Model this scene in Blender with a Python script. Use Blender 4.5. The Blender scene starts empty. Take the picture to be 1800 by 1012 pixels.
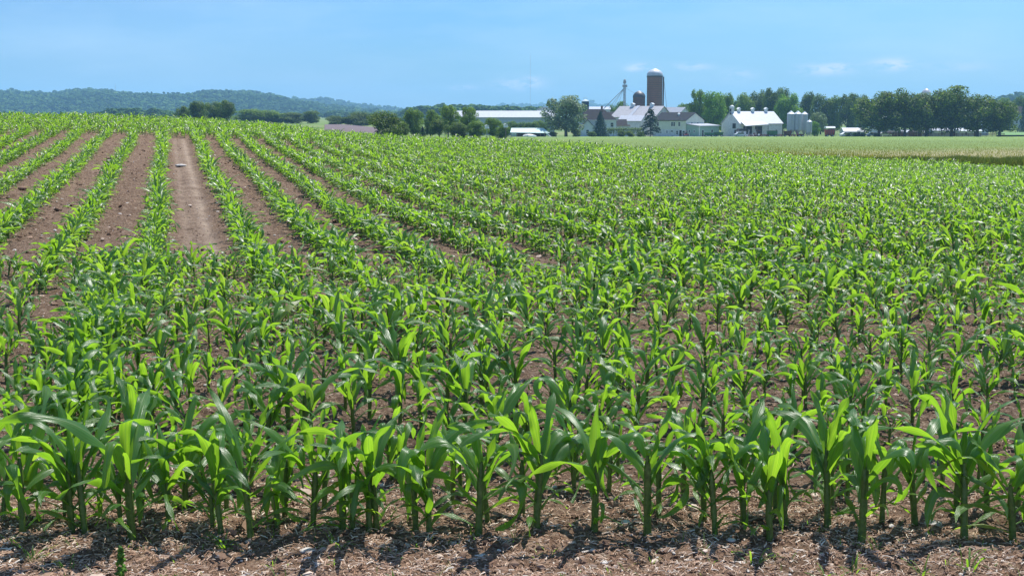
import bpy, math, random
import numpy as np
from math import radians as R, sin, cos, pi, tan, atan

rng = np.random.default_rng(7)
random.seed(7)
sc = bpy.context.scene
col = sc.collection

# ------------------------------------------------------------------ camera
F = 2255.0; HC = 1.38; PITCH = atan(306 / F)
cam = bpy.data.cameras.new('camera'); camo = bpy.data.objects.new('camera', cam); col.objects.link(camo)
cam.sensor_width = 36; cam.lens = 36 * F / 1800; cam.clip_start = .05; cam.clip_end = 30000
camo.location = (0, 0, HC); camo.rotation_euler = (pi / 2 - PITCH, 0, 0)
sc.camera = camo

def at(px, py, D):
    """a point of the photograph at distance D (along the ground) -> world x, z"""
    a, b = (px - 900) / F, -(py - 506) / F
    cy, cz = cos(PITCH) + b * sin(PITCH), -sin(PITCH) + b * cos(PITCH)
    return a * D / cy, HC + cz * D / cy
def zy(y, D):
    return HC - D * np.tan(np.arctan((np.asarray(y, float) - 506) / F) + PITCH)
def dist_of(py, z=0.0):
    return (HC - z) / tan(PITCH + atan((py - 506) / F))

# ------------------------------------------------------------------ terrain height
_th = np.array([-.46, -.4, -.32, -.244, -.177, -.13, -.115, -.06, 0, .06, .133, .22, .30, .40, .46])
_a = np.array([1.18, 1.15, 1.10, .96, .74, .42, .35, .18, .08, -.07, -.34, -.54, -.74, -1.02, -1.12])
_sD = np.array([0, 13, 16, 20, 29, 40, 47, 53, 58])
_s = np.array([0, 0, .03, .13, .36, .72, .90, 1.0, 1.0])
_dd = np.linspace(0, 60, 601)
_ss = np.interp(_dd, _sD, _s)
_k = np.hanning(41); _k /= _k.sum()
_ss = np.convolve(np.pad(_ss, 20, mode='edge'), _k, 'valid')
_thf = np.linspace(-.46, .46, 461)
_kk = np.hanning(31); _kk /= _kk.sum()
_af = np.convolve(np.pad(np.interp(_thf, _th, _a), 15, mode='edge'), _kk, 'valid')
_Dk = np.array([54, 80, 150, 220, 300, 430, 600, 1000, 2200, 9000.])
_tk = np.array([-.46, -.13, -.05, .0, .13, .40])
_yk = np.array([[0, 0, 0, 0, 0, 0],
 [234, 248, 256, 260, 266, 283], [231, 240, 248, 250, 254, 262], [229, 237, 245, 246, 249, 253.],
 [228, 230, 242, 243, 244, 247], [224, 222, 239, 240.5, 240.5, 240.5], [220, 217, 234, 237, 237, 234],
 [214, 211, 222, 222, 222, 222], [206, 206, 206, 206, 206, 206], [201.5] * 6])
def H(x, y):
    x = np.asarray(x, float); y = np.asarray(y, float)
    yy = np.maximum(y, 1.0)
    th = np.clip(x / yy, -.46, .46)
    a = np.interp(th, _thf, _af)
    near = a * np.interp(yy, _dd, _ss)
    cols = [a]
    for i in range(1, len(_Dk)):
        cols.append(zy(np.interp(th, _tk, _yk[i]), _Dk[i]))
    Z = np.stack([np.broadcast_to(c, th.shape) for c in cols])
    l = np.interp(np.log(yy), np.log(_Dk), np.arange(len(_Dk)))
    i0 = np.clip(l.astype(int), 0, len(_Dk) - 2); f = l - i0
    # interpolate linearly in distance inside each span
    D0, D1 = _Dk[i0], _Dk[i0 + 1]
    f = np.clip((yy - D0) / (D1 - D0), 0, 1)
    far = np.take_along_axis(Z, i0[None], 0)[0] * (1 - f) + np.take_along_axis(Z, (i0 + 1)[None], 0)[0] * f
    return np.where(yy < 54, near, far)
def h1(x, y): return float(H(np.array([x]), np.array([y]))[0])

# ------------------------------------------------------------------ noise
def vnoise(x, y, seed=0):
    xi = np.floor(x).astype(np.int64); yi = np.floor(y).astype(np.int64)
    fx = x - xi; fy = y - yi
    fx = fx * fx * (3 - 2 * fx); fy = fy * fy * (3 - 2 * fy)
    def hsh(a, b):
        n = (a * 374761393 + b * 668265263 + seed * 974711) & 0x7fffffff
        n = ((n ^ (n >> 13)) * 1274126177) & 0x7fffffff
        n = n ^ (n >> 16)
        return (n & 0xffff) / 65535.0
    return (hsh(xi, yi) * (1 - fx) + hsh(xi + 1, yi) * fx) * (1 - fy) + (hsh(xi, yi + 1) * (1 - fx) + hsh(xi + 1, yi + 1) * fx) * fy

# ------------------------------------------------------------------ mesh helpers
def np_mesh(name, V, Fc, mat, uv=None, mi=None, smooth=True):
    """V (n,3), Fc (m,k) all the same k ; mat one material or a list"""
    V = np.asarray(V, np.float32); Fc = np.asarray(Fc, np.int32)
    me = bpy.data.meshes.new(name)
    me.vertices.add(len(V)); me.vertices.foreach_set('co', V.ravel())
    m, k = Fc.shape
    me.loops.add(m * k); me.loops.foreach_set('vertex_index', Fc.ravel())
    me.polygons.add(m)
    me.polygons.foreach_set('loop_start', np.arange(0, m * k, k, dtype=np.int32))
    me.polygons.foreach_set('loop_total', np.full(m, k, np.int32))
    me.polygons.foreach_set('use_smooth', np.full(m, smooth, bool))
    if mi is not None: me.polygons.foreach_set('material_index', np.asarray(mi, np.int32))
    if uv is not None:
        l = me.uv_layers.new(name='UVMap')
        l.data.foreach_set('uv', np.asarray(uv, np.float32)[Fc.ravel()].ravel())
    for mm in (mat if isinstance(mat, list) else [mat]): me.materials.append(mm)
    me.update(calc_edges=True)
    return me
def link(name, me, parent=None, loc=None):
    o = bpy.data.objects.new(name, me); col.objects.link(o)
    if parent is not None: o.parent = parent
    if loc is not None: o.location = loc
    return o
def tag(o, label=None, cat=None, group=None, kind=None):
    if label: o['label'] = label
    if cat: o['category'] = cat
    if group: o['group'] = group
    if kind: o['kind'] = kind
    return o
def thing(name, label, cat, loc, rz=0, group=None):
    o = bpy.data.objects.new(name, None); col.objects.link(o)
    o.location = loc; o.rotation_euler = (0, 0, rz); o.empty_display_size = .1
    return tag(o, label, cat, group)

class MB:
    def __init__(s): s.v = []; s.f = []
    def add(s, vs, fs):
        n = len(s.v); s.v += [tuple(map(float, v)) for v in vs]; s.f += [tuple(i + n for i in f) for f in fs]; return s
    def box(s, x0, x1, y0, y1, z0, z1):
        return s.add([(x0,y0,z0),(x1,y0,z0),(x1,y1,z0),(x0,y1,z0),(x0,y0,z1),(x1,y0,z1),(x1,y1,z1),(x0,y1,z1)],
            [(0,3,2,1),(4,5,6,7),(0,1,5,4),(1,2,6,5),(2,3,7,6),(3,0,4,7)])
    def hexa(s, p):
        return s.add(p, [(0,3,2,1),(4,5,6,7),(0,1,5,4),(1,2,6,5),(2,3,7,6),(3,0,4,7)])
    def slab(s, a, b, c, d, t):
        """a thick quad (roof sheet): a b c d and the same dropped by t"""
        lo = [(p[0], p[1], p[2] - t) for p in (a, b, c, d)]
        return s.hexa(lo + [a, b, c, d])
    def prism(s, prof, axis, a, b):
        """closed profile of (u, z) swept along x or y"""
        n = len(prof)
        P = lambda u, z, w: (w, u, z) if axis == 'x' else (u, w, z)
        s.add([P(u, z, a) for u, z in prof] + [P(u, z, b) for u, z in prof],
            [tuple(range(n))[::-1], tuple(range(n, 2 * n))] + [(i, (i + 1) % n, n + (i + 1) % n, n + i) for i in range(n)])
        return s
    def tube(s, p, q, r0, r1=None, n=8):
        r1 = r0 if r1 is None else r1
        p = np.array(p, float); q = np.array(q, float); d = q - p; d /= np.linalg.norm(d) + 1e-9
        u = np.cross(d, (0, 0, 1) if abs(d[2]) < .9 else (1, 0, 0)); u /= np.linalg.norm(u); w = np.cross(d, u)
        vs = [p + r0 * (cos(2*pi*i/n) * u + sin(2*pi*i/n) * w) for i in range(n)] + [q + r1 * (cos(2*pi*i/n) * u + sin(2*pi*i/n) * w) for i in range(n)]
        return s.add(vs, [(i, (i+1) % n, n + (i+1) % n, n + i) for i in range(n)] + [tuple(range(n))[::-1], tuple(range(n, 2*n))])
    def lathe(s, prof, n=24, cx=0, cy=0):
        """profile of (r, z) from bottom to top"""
        k = len(prof); vs = []
        for r, z in prof:
            vs += [(cx + r * cos(2*pi*i/n), cy + r * sin(2*pi*i/n), z) for i in range(n)]
        fs = [(j*n+i, j*n+(i+1) % n, (j+1)*n+(i+1) % n, (j+1)*n+i) for j in range(k-1) for i in range(n)]
        fs += [tuple(range(n))[::-1], tuple(range((k-1)*n, k*n))]
        return s.add(vs, fs)
    def build(s, name, mat, parent=None, loc=None, smooth=False):
        me = bpy.data.meshes.new(name); me.from_pydata(s.v, [], s.f); me.materials.append(mat)
        if smooth:
            me.polygons.foreach_set('use_smooth', [True] * len(me.polygons))
            try: me.set_sharp_from_angle(angle=R(40))
            except Exception: pass
        me.update()
        return link(name, me, parent, loc)

# ------------------------------------------------------------------ materials
def new_mat(name):
    m = bpy.data.materials.new(name); m.use_nodes = True
    nt = m.node_tree; b = nt.nodes['Principled BSDF']
    return m, nt, b
def N(nt, t, **kw):
    n = nt.nodes.new(t)
    for k, v in kw.items():
        if k.startswith('i_'): n.inputs[k[2:].replace('_', ' ')].default_value = v
        else: setattr(n, k, v)
    return n
def ramp(nt, fac, stops):
    r = nt.nodes.new('ShaderNodeValToRGB'); e = r.color_ramp.elements
    while len(e) < len(stops): e.new(.5)
    for i, (p, c) in enumerate(stops): e[i].position = p; e[i].color = (*c, 1)
    nt.links.new(fac, r.inputs['Fac']); return r.outputs['Color']
def noise(nt, vec, scale, detail=6, rough=.6):
    n = N(nt, 'ShaderNodeTexNoise'); n.inputs['Scale'].default_value = scale; n.inputs['Detail'].default_value = detail
    n.inputs['Roughness'].default_value = rough
    if vec is not None: nt.links.new(vec, n.inputs['Vector'])
    return n.outputs['Fac']
def mixc(nt, f, a, b, mode='MIX'):
    n = nt.nodes.new('ShaderNodeMix'); n.data_type = 'RGBA'; n.blend_type = mode
    for s, v in ((n.inputs[0], f), (n.inputs[6], a), (n.inputs[7], b)):
        if isinstance(v, (int, float)): s.default_value = v
        elif isinstance(v, tuple): s.default_value = (*v, 1)
        else: nt.links.new(v, s)
    return n.outputs[2]
def mth(nt, op, a, b=None, c=None, clamp=False):
    n = nt.nodes.new('ShaderNodeMath'); n.operation = op; n.use_clamp = clamp
    for i, v in enumerate((a, b, c)):
        if v is None: continue
        if isinstance(v, (int, float)): n.inputs[i].default_value = v
        else: nt.links.new(v, n.inputs[i])
    return n.outputs[0]
def objc(nt): return nt.nodes.new('ShaderNodeTexCoord').outputs['Object']
def bump(nt, b, hgt, strength=.3, dist=.05):
    n = nt.nodes.new('ShaderNodeBump'); n.inputs['Strength'].default_value = strength; n.inputs['Distance'].default_value = dist
    nt.links.new(hgt, n.inputs['Height']); nt.links.new(n.outputs['Normal'], b.inputs['Normal'])

def paint(name, c, rough=.6, var=.18, scale=1.5, metal=0.0):
    """plain coloured surface with weathering"""
    m, nt, b = new_mat(name); o = objc(nt)
    f = noise(nt, o, scale, 8, .65)
    cc = ramp(nt, f, [(.3, tuple(x * (1 - var) for x in c)), (.55, c), (.75, tuple(min(1, x * (1 + var * .5)) for x in c))])
    nt.links.new(cc, b.inputs['Base Color']); b.inputs['Roughness'].default_value = rough; b.inputs['Metallic'].default_value = metal
    bump(nt, b, f, .15, .02)
    return m
def sheet_metal(name, c, rough=.45, period=.4, rust=(.2, .1, .05), rustamt=.0):
    m, nt, b = new_mat(name); o = objc(nt)
    w = N(nt, 'ShaderNodeTexWave', wave_type='BANDS', bands_direction='X'); w.inputs['Scale'].default_value = .314 / period
    nt.links.new(o, w.inputs['Vector'])
    f = noise(nt, o, 1.2, 8, .7)
    cc = ramp(nt, f, [(.3, tuple(x * .8 for x in c)), (.6, c)])
    if rustamt: cc = mixc(nt, mth(nt, 'MULTIPLY', ramp(nt, noise(nt, o, .9, 8, .7), [(.55, (0,0,0)), (.65, (1,1,1))]), rustamt), cc, rust)
    nt.links.new(cc, b.inputs['Base Color']); b.inputs['Roughness'].default_value = rough
    bump(nt, b, w.outputs['Fac'], .5, .04)
    return m
def shingle(name, c):
    m, nt, b = new_mat(name); o = objc(nt)
    br = N(nt, 'ShaderNodeTexBrick'); br.inputs['Scale'].default_value = 2.2
    br.inputs['Color1'].default_value = (*c, 1); br.inputs['Color2'].default_value = (*(x * .75 for x in c), 1); br.inputs['Mortar'].default_value = (*(x * .5 for x in c), 1)
    nt.links.new(o, br.inputs['Vector'])
    cc = mixc(nt, mth(nt, 'MULTIPLY', noise(nt, o, .8, 6), .6), br.outputs['Color'], tuple(min(1, x * 1.6) for x in c))
    nt.links.new(cc, b.inputs['Base Color']); b.inputs['Roughness'].default_value = .95; b.inputs['Specular IOR Level'].default_value = .08
    return m
def siding(name, c, period=.22):
    m, nt, b = new_mat(name); o = objc(nt)
    w = N(nt, 'ShaderNodeTexWave', wave_type='BANDS', bands_direction='Z', wave_profile='SAW'); w.inputs['Scale'].default_value = .314 / period
    nt.links.new(o, w.inputs['Vector'])
    f = noise(nt, o, .7, 8, .7)
    cc = ramp(nt, f, [(.3, tuple(x * .82 for x in c)), (.6, c)])
    nt.links.new(cc, b.inputs['Base Color']); b.inputs['Roughness'].default_value = .6
    bump(nt, b, w.outputs['Fac'], .5, .03)
    return m

M = {}
M['white_siding'] = siding('white_siding', (.64, .66, .67))
M['cream_siding'] = siding('cream_siding', (.66, .68, .55))
M['green_siding'] = siding('green_siding', (.30, .44, .36))
M['white_wall'] = paint('whitewash', (.66, .66, .65), .8, .3)
M['grey_wall'] = paint('grey_wall', (.42, .47, .52), .7)
M['white_roof'] = sheet_metal('white_roof_sheet', (.42, .44, .48), .4, .5)
M['grey_roof'] = sheet_metal('grey_roof_sheet', (.26, .29, .34), .5, .5, rustamt=.25)
M['pale_roof'] = sheet_metal('pale_roof_sheet', (.36, .35, .36), .5, .5, rust=(.22, .17, .15), rustamt=.5)
M['green_roof'] = sheet_metal('pale_green_roof_sheet', (.50, .64, .58), .45, .5)
M['dark_roof'] = shingle('dark_shingles', (.036, .038, .044))
M['brown_roof'] = shingle('brown_shingles', (.042, .038, .04))
M['glass'] = paint('dark_glass', (.02, .03, .04), .08, .1)
M['trim'] = paint('white_trim', (.8, .8, .78), .5, .08)
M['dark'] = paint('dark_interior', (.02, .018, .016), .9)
M['dark_metal'] = paint('dark_metal', (.06, .065, .07), .5)
M['zinc'] = sheet_metal('zinc_ribbed', (.44, .48, .52), .45, .3)
M['zinc_light'] = sheet_metal('zinc_pale', (.62, .66, .70), .4, .3)
M['steel'] = paint('galvanised_steel', (.36, .38, .40), .45, .2)
M['navy'] = paint('navy_enamel', (.012, .03, .085), .35, .3)
M['rust'] = paint('rusty_iron', (.16, .055, .035), .75, .4)
M['red'] = paint('red_machine_paint', (.36, .03, .03), .45, .3)
M['green_paint'] = paint('green_machine_paint', (.03, .16, .08), .45, .3)
M['teal_paint'] = paint('teal_machine_paint', (.04, .20, .17), .45, .3)
M['tyre'] = paint('tyre_rubber', (.02, .02, .02), .8)
M['bark'] = paint('bark', (.10, .08, .065), .9, .4, 6)
M['wood'] = paint('weathered_wood', (.20, .16, .12), .85, .35, 4)
M['stone'] = paint('field_stone', (.50, .46, .42), .85, .4, 14)
M['mast_red'] = paint('mast_red', (.4, .1, .08), .5)

def brick_mat(name, c, hoop):
    m, nt, b = new_mat(name); o = objc(nt)
    br = N(nt, 'ShaderNodeTexBrick'); br.inputs['Scale'].default_value = 1.1
    br.inputs['Color1'].default_value = (*c, 1); br.inputs['Color2'].default_value = (*(x * .7 for x in c), 1); br.inputs['Mortar'].default_value = (*hoop, 1)
    br.inputs['Mortar Size'].default_value = .03
    sx = nt.nodes.new('ShaderNodeSeparateXYZ'); nt.links.new(o, sx.inputs[0])
    ang = mth(nt, 'MULTIPLY', mth(nt, 'ARCTAN2', sx.outputs[1], sx.outputs[0]), 3.0)
    cb = nt.nodes.new('ShaderNodeCombineXYZ'); nt.links.new(ang, cb.inputs[0]); nt.links.new(sx.outputs[2], cb.inputs[1])
    nt.links.new(cb.outputs[0], br.inputs['Vector'])
    cc = mixc(nt, mth(nt, 'MULTIPLY', noise(nt, o, .5, 8, .7), .7), br.outputs['Color'], tuple(x * .55 for x in c))
    nt.links.new(cc, b.inputs['Base Color']); b.inputs['Roughness'].default_value = .8
    return m
M['silo_brick'] = brick_mat('silo_brick', (.30, .145, .095), (.34, .24, .2))
M['silo_dark'] = brick_mat('silo_dark_brick', (.12, .075, .065), (.19, .14, .12))

def leaf_mat(name, cols, trans, mixf=.4, rough=.6, spec=.25):
    """foliage of a tree: per leaf colour, partly translucent"""
    m, nt, b = new_mat(name)
    g = nt.nodes.new('ShaderNodeNewGeometry'); o = objc(nt)
    f = mth(nt, 'ADD', mth(nt, 'MULTIPLY', g.outputs['Random Per Island'], .55), mth(nt, 'MULTIPLY', noise(nt, o, 5.0, 3), .5))
    c = ramp(nt, f, [(.2, cols[0]), (.5, cols[1]), (.85, cols[2])])
    nt.links.new(c, b.inputs['Base Color']); b.inputs['Roughness'].default_value = rough
    b.inputs['Specular IOR Level'].default_value = spec
    t = nt.nodes.new('ShaderNodeBsdfTranslucent'); nt.links.new(mixc(nt, 1.0, c, trans, 'MULTIPLY'), t.inputs['Color'])
    mx = nt.nodes.new('ShaderNodeMixShader'); mx.inputs[0].default_value = mixf
    nt.links.new(b.outputs[0], mx.inputs[1]); nt.links.new(t.outputs[0], mx.inputs[2])
    nt.links.new(mx.outputs[0], nt.nodes['Material Output'].inputs['Surface'])
    return m
M['leaf_dark'] = leaf_mat('foliage_dark', [(.022,.052,.012), (.058,.11,.022), (.19,.245,.06)], (1.8, 1.9, .5))
M['leaf_mid'] = leaf_mat('foliage_mid', [(.04,.09,.016), (.09,.175,.026), (.21,.31,.06)], (1.9, 1.8, .5))
M['leaf_bright'] = leaf_mat('foliage_bright', [(.05,.12,.025), (.10,.23,.03), (.20,.36,.05)], (1.8, 1.7, .4))
M['leaf_silver'] = leaf_mat('foliage_silver', [(.06,.10,.05), (.15,.21,.12), (.34,.42,.29)], (1.2, 1.3, .7))
M['leaf_conifer'] = leaf_mat('foliage_conifer', [(.012,.035,.025), (.02,.055,.035), (.045,.09,.055)], (1, 1.2, .8), .15)
M['leaf_hill'] = leaf_mat('foliage_hill', [(.022,.055,.02), (.055,.115,.035), (.12,.20,.06)], (1, 1, .5), .15, 1.0, 0.0)

def hill_mat():
    m = M['leaf_hill']; nt = m.node_tree; b = nt.nodes['Principled BSDF']; src = b.inputs['Base Color'].links[0].from_socket
    n = ramp(nt, noise(nt, objc(nt), .006, 5, .6), [(.36, (.62, .66, .70)), (.64, (1.3, 1.25, 1.1))])
    nt.links.new(mixc(nt, 1.0, src, n, 'MULTIPLY'), b.inputs['Base Color'])
hill_mat()
def corn_leaf_mat():
    m, nt, b = new_mat('corn_leaf')
    g = nt.nodes.new('ShaderNodeNewGeometry'); uv = nt.nodes.new('ShaderNodeUVMap')
    s = nt.nodes.new('ShaderNodeSeparateXYZ'); nt.links.new(uv.outputs[0], s.inputs[0])
    rnd = g.outputs['Random Per Island']
    base = ramp(nt, rnd, [(0, (.045, .150, .030)), (.5, (.070, .20, .025)), (.93, (.115, .26, .024)), (.97, (.24, .30, .05)), (1, (.30, .28, .10))])
    # parallel veins and a pale midrib
    cb = nt.nodes.new('ShaderNodeCombineXYZ'); nt.links.new(mth(nt, 'MULTIPLY', s.outputs[0], 17), cb.inputs[0]); nt.links.new(mth(nt, 'MULTIPLY', s.outputs[1], .6), cb.inputs[1]); nt.links.new(mth(nt, 'MULTIPLY', rnd, 50), cb.inputs[2])
    vein = noise(nt, cb.outputs[0], 1.0, 2, .5)
    base = mixc(nt, mth(nt, 'MULTIPLY', ramp(nt, vein, [(.38, (0,0,0)), (.6, (1,1,1))]), .45), base, (.09, .21, .05))
    mid = mth(nt, 'SUBTRACT', 1.0, mth(nt, 'MULTIPLY', mth(nt, 'ABSOLUTE', mth(nt, 'SUBTRACT', s.outputs[0], .5)), 13, clamp=True), clamp=True)
    base = mixc(nt, mth(nt, 'MULTIPLY', mid, .75), base, (.26, .38, .15))
    # dry, pale tips on the odd leaf
    nt.links.new(base, b.inputs['Base Color']); b.inputs['Roughness'].default_value = .33; b.inputs['Specular IOR Level'].default_value = 1.0
    bump(nt, b, vein, .7, .003)
    t = nt.nodes.new('ShaderNodeBsdfTranslucent')
    tc = ramp(nt, rnd, [(0, (.24, .44, .025)), (.6, (.33, .53, .03)), (1, (.45, .62, .06))])
    tc = mixc(nt, mth(nt, 'MULTIPLY', ramp(nt, vein, [(.38, (0,0,0)), (.6, (1,1,1))]), .7), tc, (.13, .34, .008))
    tc = mixc(nt, mth(nt, 'MULTIPLY', mid, .5), tc, (.12, .25, .03))
    nt.links.new(tc, t.inputs['Color'])
    mx = nt.nodes.new('ShaderNodeMixShader'); mx.inputs[0].default_value = .63
    nt.links.new(b.outputs[0], mx.inputs[1]); nt.links.new(t.outputs[0], mx.inputs[2])
    nt.links.new(mx.outputs[0], nt.nodes['Material Output'].inputs['Surface'])
    return m
M['corn_leaf'] = corn_leaf_mat()
def corn_stalk_mat():
    m, nt, b = new_mat('corn_stalk'); o = objc(nt)
    s = nt.nodes.new('ShaderNodeSeparateXYZ'); nt.links.new(o, s.inputs[0])
    w = noise(nt, o, 60, 3)
    c = ramp(nt, w, [(.3, (.05, .085, .015)), (.6, (.10, .17, .03)), (.8, (.17, .22, .07))])
    nt.links.new(c, b.inputs['Base Color']); b.inputs['Roughness'].default_value = .45
    return m
M['corn_stalk'] = corn_stalk_mat()

# --- ground materials
def soil_mat():
    m, nt, b = new_mat('soil'); o = objc(nt)
    s = nt.nodes.new('ShaderNodeSeparateXYZ'); nt.links.new(o, s.inputs[0])
    X, Y = s.outputs[0], s.outputs[1]
    f1 = noise(nt, o, 2.2, 10, .75); f2 = noise(nt, o, 26, 10, .8); f3 = noise(nt, o, .5, 4)
    c = ramp(nt, f1, [(.34, (.082, .049, .032)), (.50, (.160, .102, .066)), (.66, (.265, .182, .122))])
    c = mixc(nt, .65, c, ramp(nt, f2, [(.38, (.042, .025, .017)), (.5, (.150, .094, .061)), (.62, (.41, .31, .23))]))
    # reddish chaff-covered earth along the field edge
    edge = mth(nt, 'SUBTRACT', 1.0, mth(nt, 'DIVIDE', mth(nt, 'SUBTRACT', Y, 3.6), 1.6), clamp=True)
    c = mixc(nt, mth(nt, 'MULTIPLY', edge, ramp(nt, noise(nt, o, 3.5, 8, .7), [(.35, (.15,.15,.15)), (.6, (.8,.8,.8))])), c, ramp(nt, f2, [(.36, (.19, .105, .065)), (.5, (.40, .245, .16)), (.66, (.60, .45, .34))]))
    # worn pale wheel track between two rows
    cc = mth(nt, 'ADD', X, mth(nt, 'MULTIPLY', Y, .265))
    wob = mth(nt, 'MULTIPLY', mth(nt, 'SUBTRACT', f3, .5), .12)
    d = mth(nt, 'ABSOLUTE', mth(nt, 'ADD', mth(nt, 'SUBTRACT', cc, .30), wob))
    tr = mth(nt, 'SUBTRACT', 1.0, mth(nt, 'DIVIDE', mth(nt, 'ADD', d, mth(nt, 'MULTIPLY', mth(nt, 'SUBTRACT', f1, .5), .3)), .28), clamp=True)
    tr = mth(nt, 'MULTIPLY', mth(nt, 'MULTIPLY', tr, 2.0, clamp=True), mth(nt, 'MULTIPLY', mth(nt, 'SUBTRACT', Y, 10.0), .4, clamp=True))
    tr = mth(nt, 'MULTIPLY', tr, mth(nt, 'MULTIPLY', mth(nt, 'SUBTRACT', 39.5, Y), .5, clamp=True))
    wl1 = mth(nt, 'SUBTRACT', 1.0, mth(nt, 'MULTIPLY', mth(nt, 'ABSOLUTE', mth(nt, 'ADD', mth(nt, 'SUBTRACT', cc, .40), wob)), 9.0), clamp=True)
    wl2 = mth(nt, 'SUBTRACT', 1.0, mth(nt, 'MULTIPLY', mth(nt, 'ABSOLUTE', mth(nt, 'ADD', mth(nt, 'SUBTRACT', cc, .13), wob)), 11.0), clamp=True)
    tr = mth(nt, 'MULTIPLY', tr, mth(nt, 'ADD', .30, mth(nt, 'ADD', mth(nt, 'MULTIPLY', wl1, .60), mth(nt, 'MULTIPLY', wl2, .25)), clamp=True))
    c = mixc(nt, mth(nt, 'MULTIPLY', tr, .85), c, ramp(nt, f1, [(.32, (.20, .14, .10)), (.65, (.44, .35, .27))]))
    # beyond the corn: green country
    fg = mth(nt, 'DIVIDE', mth(nt, 'SUBTRACT', Y, 54.5), 1.5, clamp=True)
    green = ramp(nt, noise(nt, o, .012, 6, .6), [(.35, (.075, .13, .03)), (.5, (.13, .19, .05)), (.65, (.20, .21, .09))])
    c = mixc(nt, fg, c, green)
    nt.links.new(c, b.inputs['Base Color']); b.inputs['Roughness'].default_value = .95; b.inputs['Specular IOR Level'].default_value = .15
    hh = mth(nt, 'ADD', f2, mth(nt, 'MULTIPLY', noise(nt, o, 12, 8, .7), 1.5))
    bump(nt, b, hh, 1.0, .035)
    return m
M['soil'] = soil_mat()
def hay_mat():
    m, nt, b = new_mat('hay_field'); o = objc(nt)
    s = nt.nodes.new('ShaderNodeSeparateXYZ'); nt.links.new(o, s.inputs[0]); X, Y = s.outputs[0], s.outputs[1]
    mp = nt.nodes.new('ShaderNodeMapping'); mp.inputs['Scale'].default_value = (1, .35, 1); nt.links.new(o, mp.inputs['Vector'])
    f = noise(nt, mp.outputs[0], .12, 8, .7); g = noise(nt, mp.outputs[0], 1.3, 6, .8)
    green = ramp(nt, f, [(.3, (.085, .165, .012)), (.55, (.135, .225, .018)), (.75, (.20, .29, .022))])
    green = mixc(nt, .45, green, ramp(nt, g, [(.3, (.06, .10, .018)), (.7, (.20, .23, .06))]))
    tan = ramp(nt, g, [(.3, (.19, .17, .075)), (.7, (.36, .30, .15))])
    # ripened strip nearest the corn, wider to the right
    k = mth(nt, 'DIVIDE', X, mth(nt, 'MAXIMUM', Y, 1.0))
    w = mth(nt, 'ADD', 62, mth(nt, 'MULTIPLY', mth(nt, 'MAXIMUM', mth(nt, 'SUBTRACT', k, .16), 0), 330))
    d = mth(nt, 'DIVIDE', mth(nt, 'SUBTRACT', mth(nt, 'ADD', w, mth(nt, 'MULTIPLY', f, 50)), Y), 45.0, clamp=True)
    c = mixc(nt, mth(nt, 'MULTIPLY', d, .85), green, tan)
    bright = mth(nt, 'DIVIDE', mth(nt, 'SUBTRACT', Y, 260), 120.0, clamp=True)
    c = mixc(nt, mth(nt, 'MULTIPLY', bright, mth(nt, 'MULTIPLY', f, .9)), c, (.18, .30, .05))
    nt.links.new(c, b.inputs['Base Color']); b.inputs['Roughness'].default_value = .95
    bump(nt, b, g, 1.0, .35)
    return m
M['hay'] = hay_mat()
M['plough'] = paint('ploughed_soil', (.12, .085, .08), .95, .25, .3)
M['gravel'] = paint('gravel', (.52, .50, .47), .95, .25, 2)
M['far_green'] = paint('far_green', (.11, .22, .05), .95, .25, .1)
M['straw'] = None
def bits(name, stops, rough=.9):
    m, nt, b = new_mat(name); g = nt.nodes.new('ShaderNodeNewGeometry')
    c = ramp(nt, g.outputs['Random Per Island'], stops)
    c = mixc(nt, .5, c, mixc(nt, 1.0, c, ramp(nt, noise(nt, objc(nt), 60, 4), [(.3, (.5, .5, .5)), (.7, (1.3, 1.25, 1.2))]), 'MULTIPLY'))
    nt.links.new(c, b.inputs['Base Color']); b.inputs['Roughness'].default_value = rough; b.inputs['Specular IOR Level'].default_value = .2
    return m
M['straw'] = bits('straw', [(0, (.28, .16, .10)), (.5, (.44, .29, .20)), (.82, (.58, .44, .33)), (1, (.76, .68, .58))])
M['clod'] = bits('clod', [(0, (.08, .05, .034)), (.5, (.19, .12, .083)), (.85, (.30, .205, .145)), (1, (.58, .49, .42))])

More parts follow.
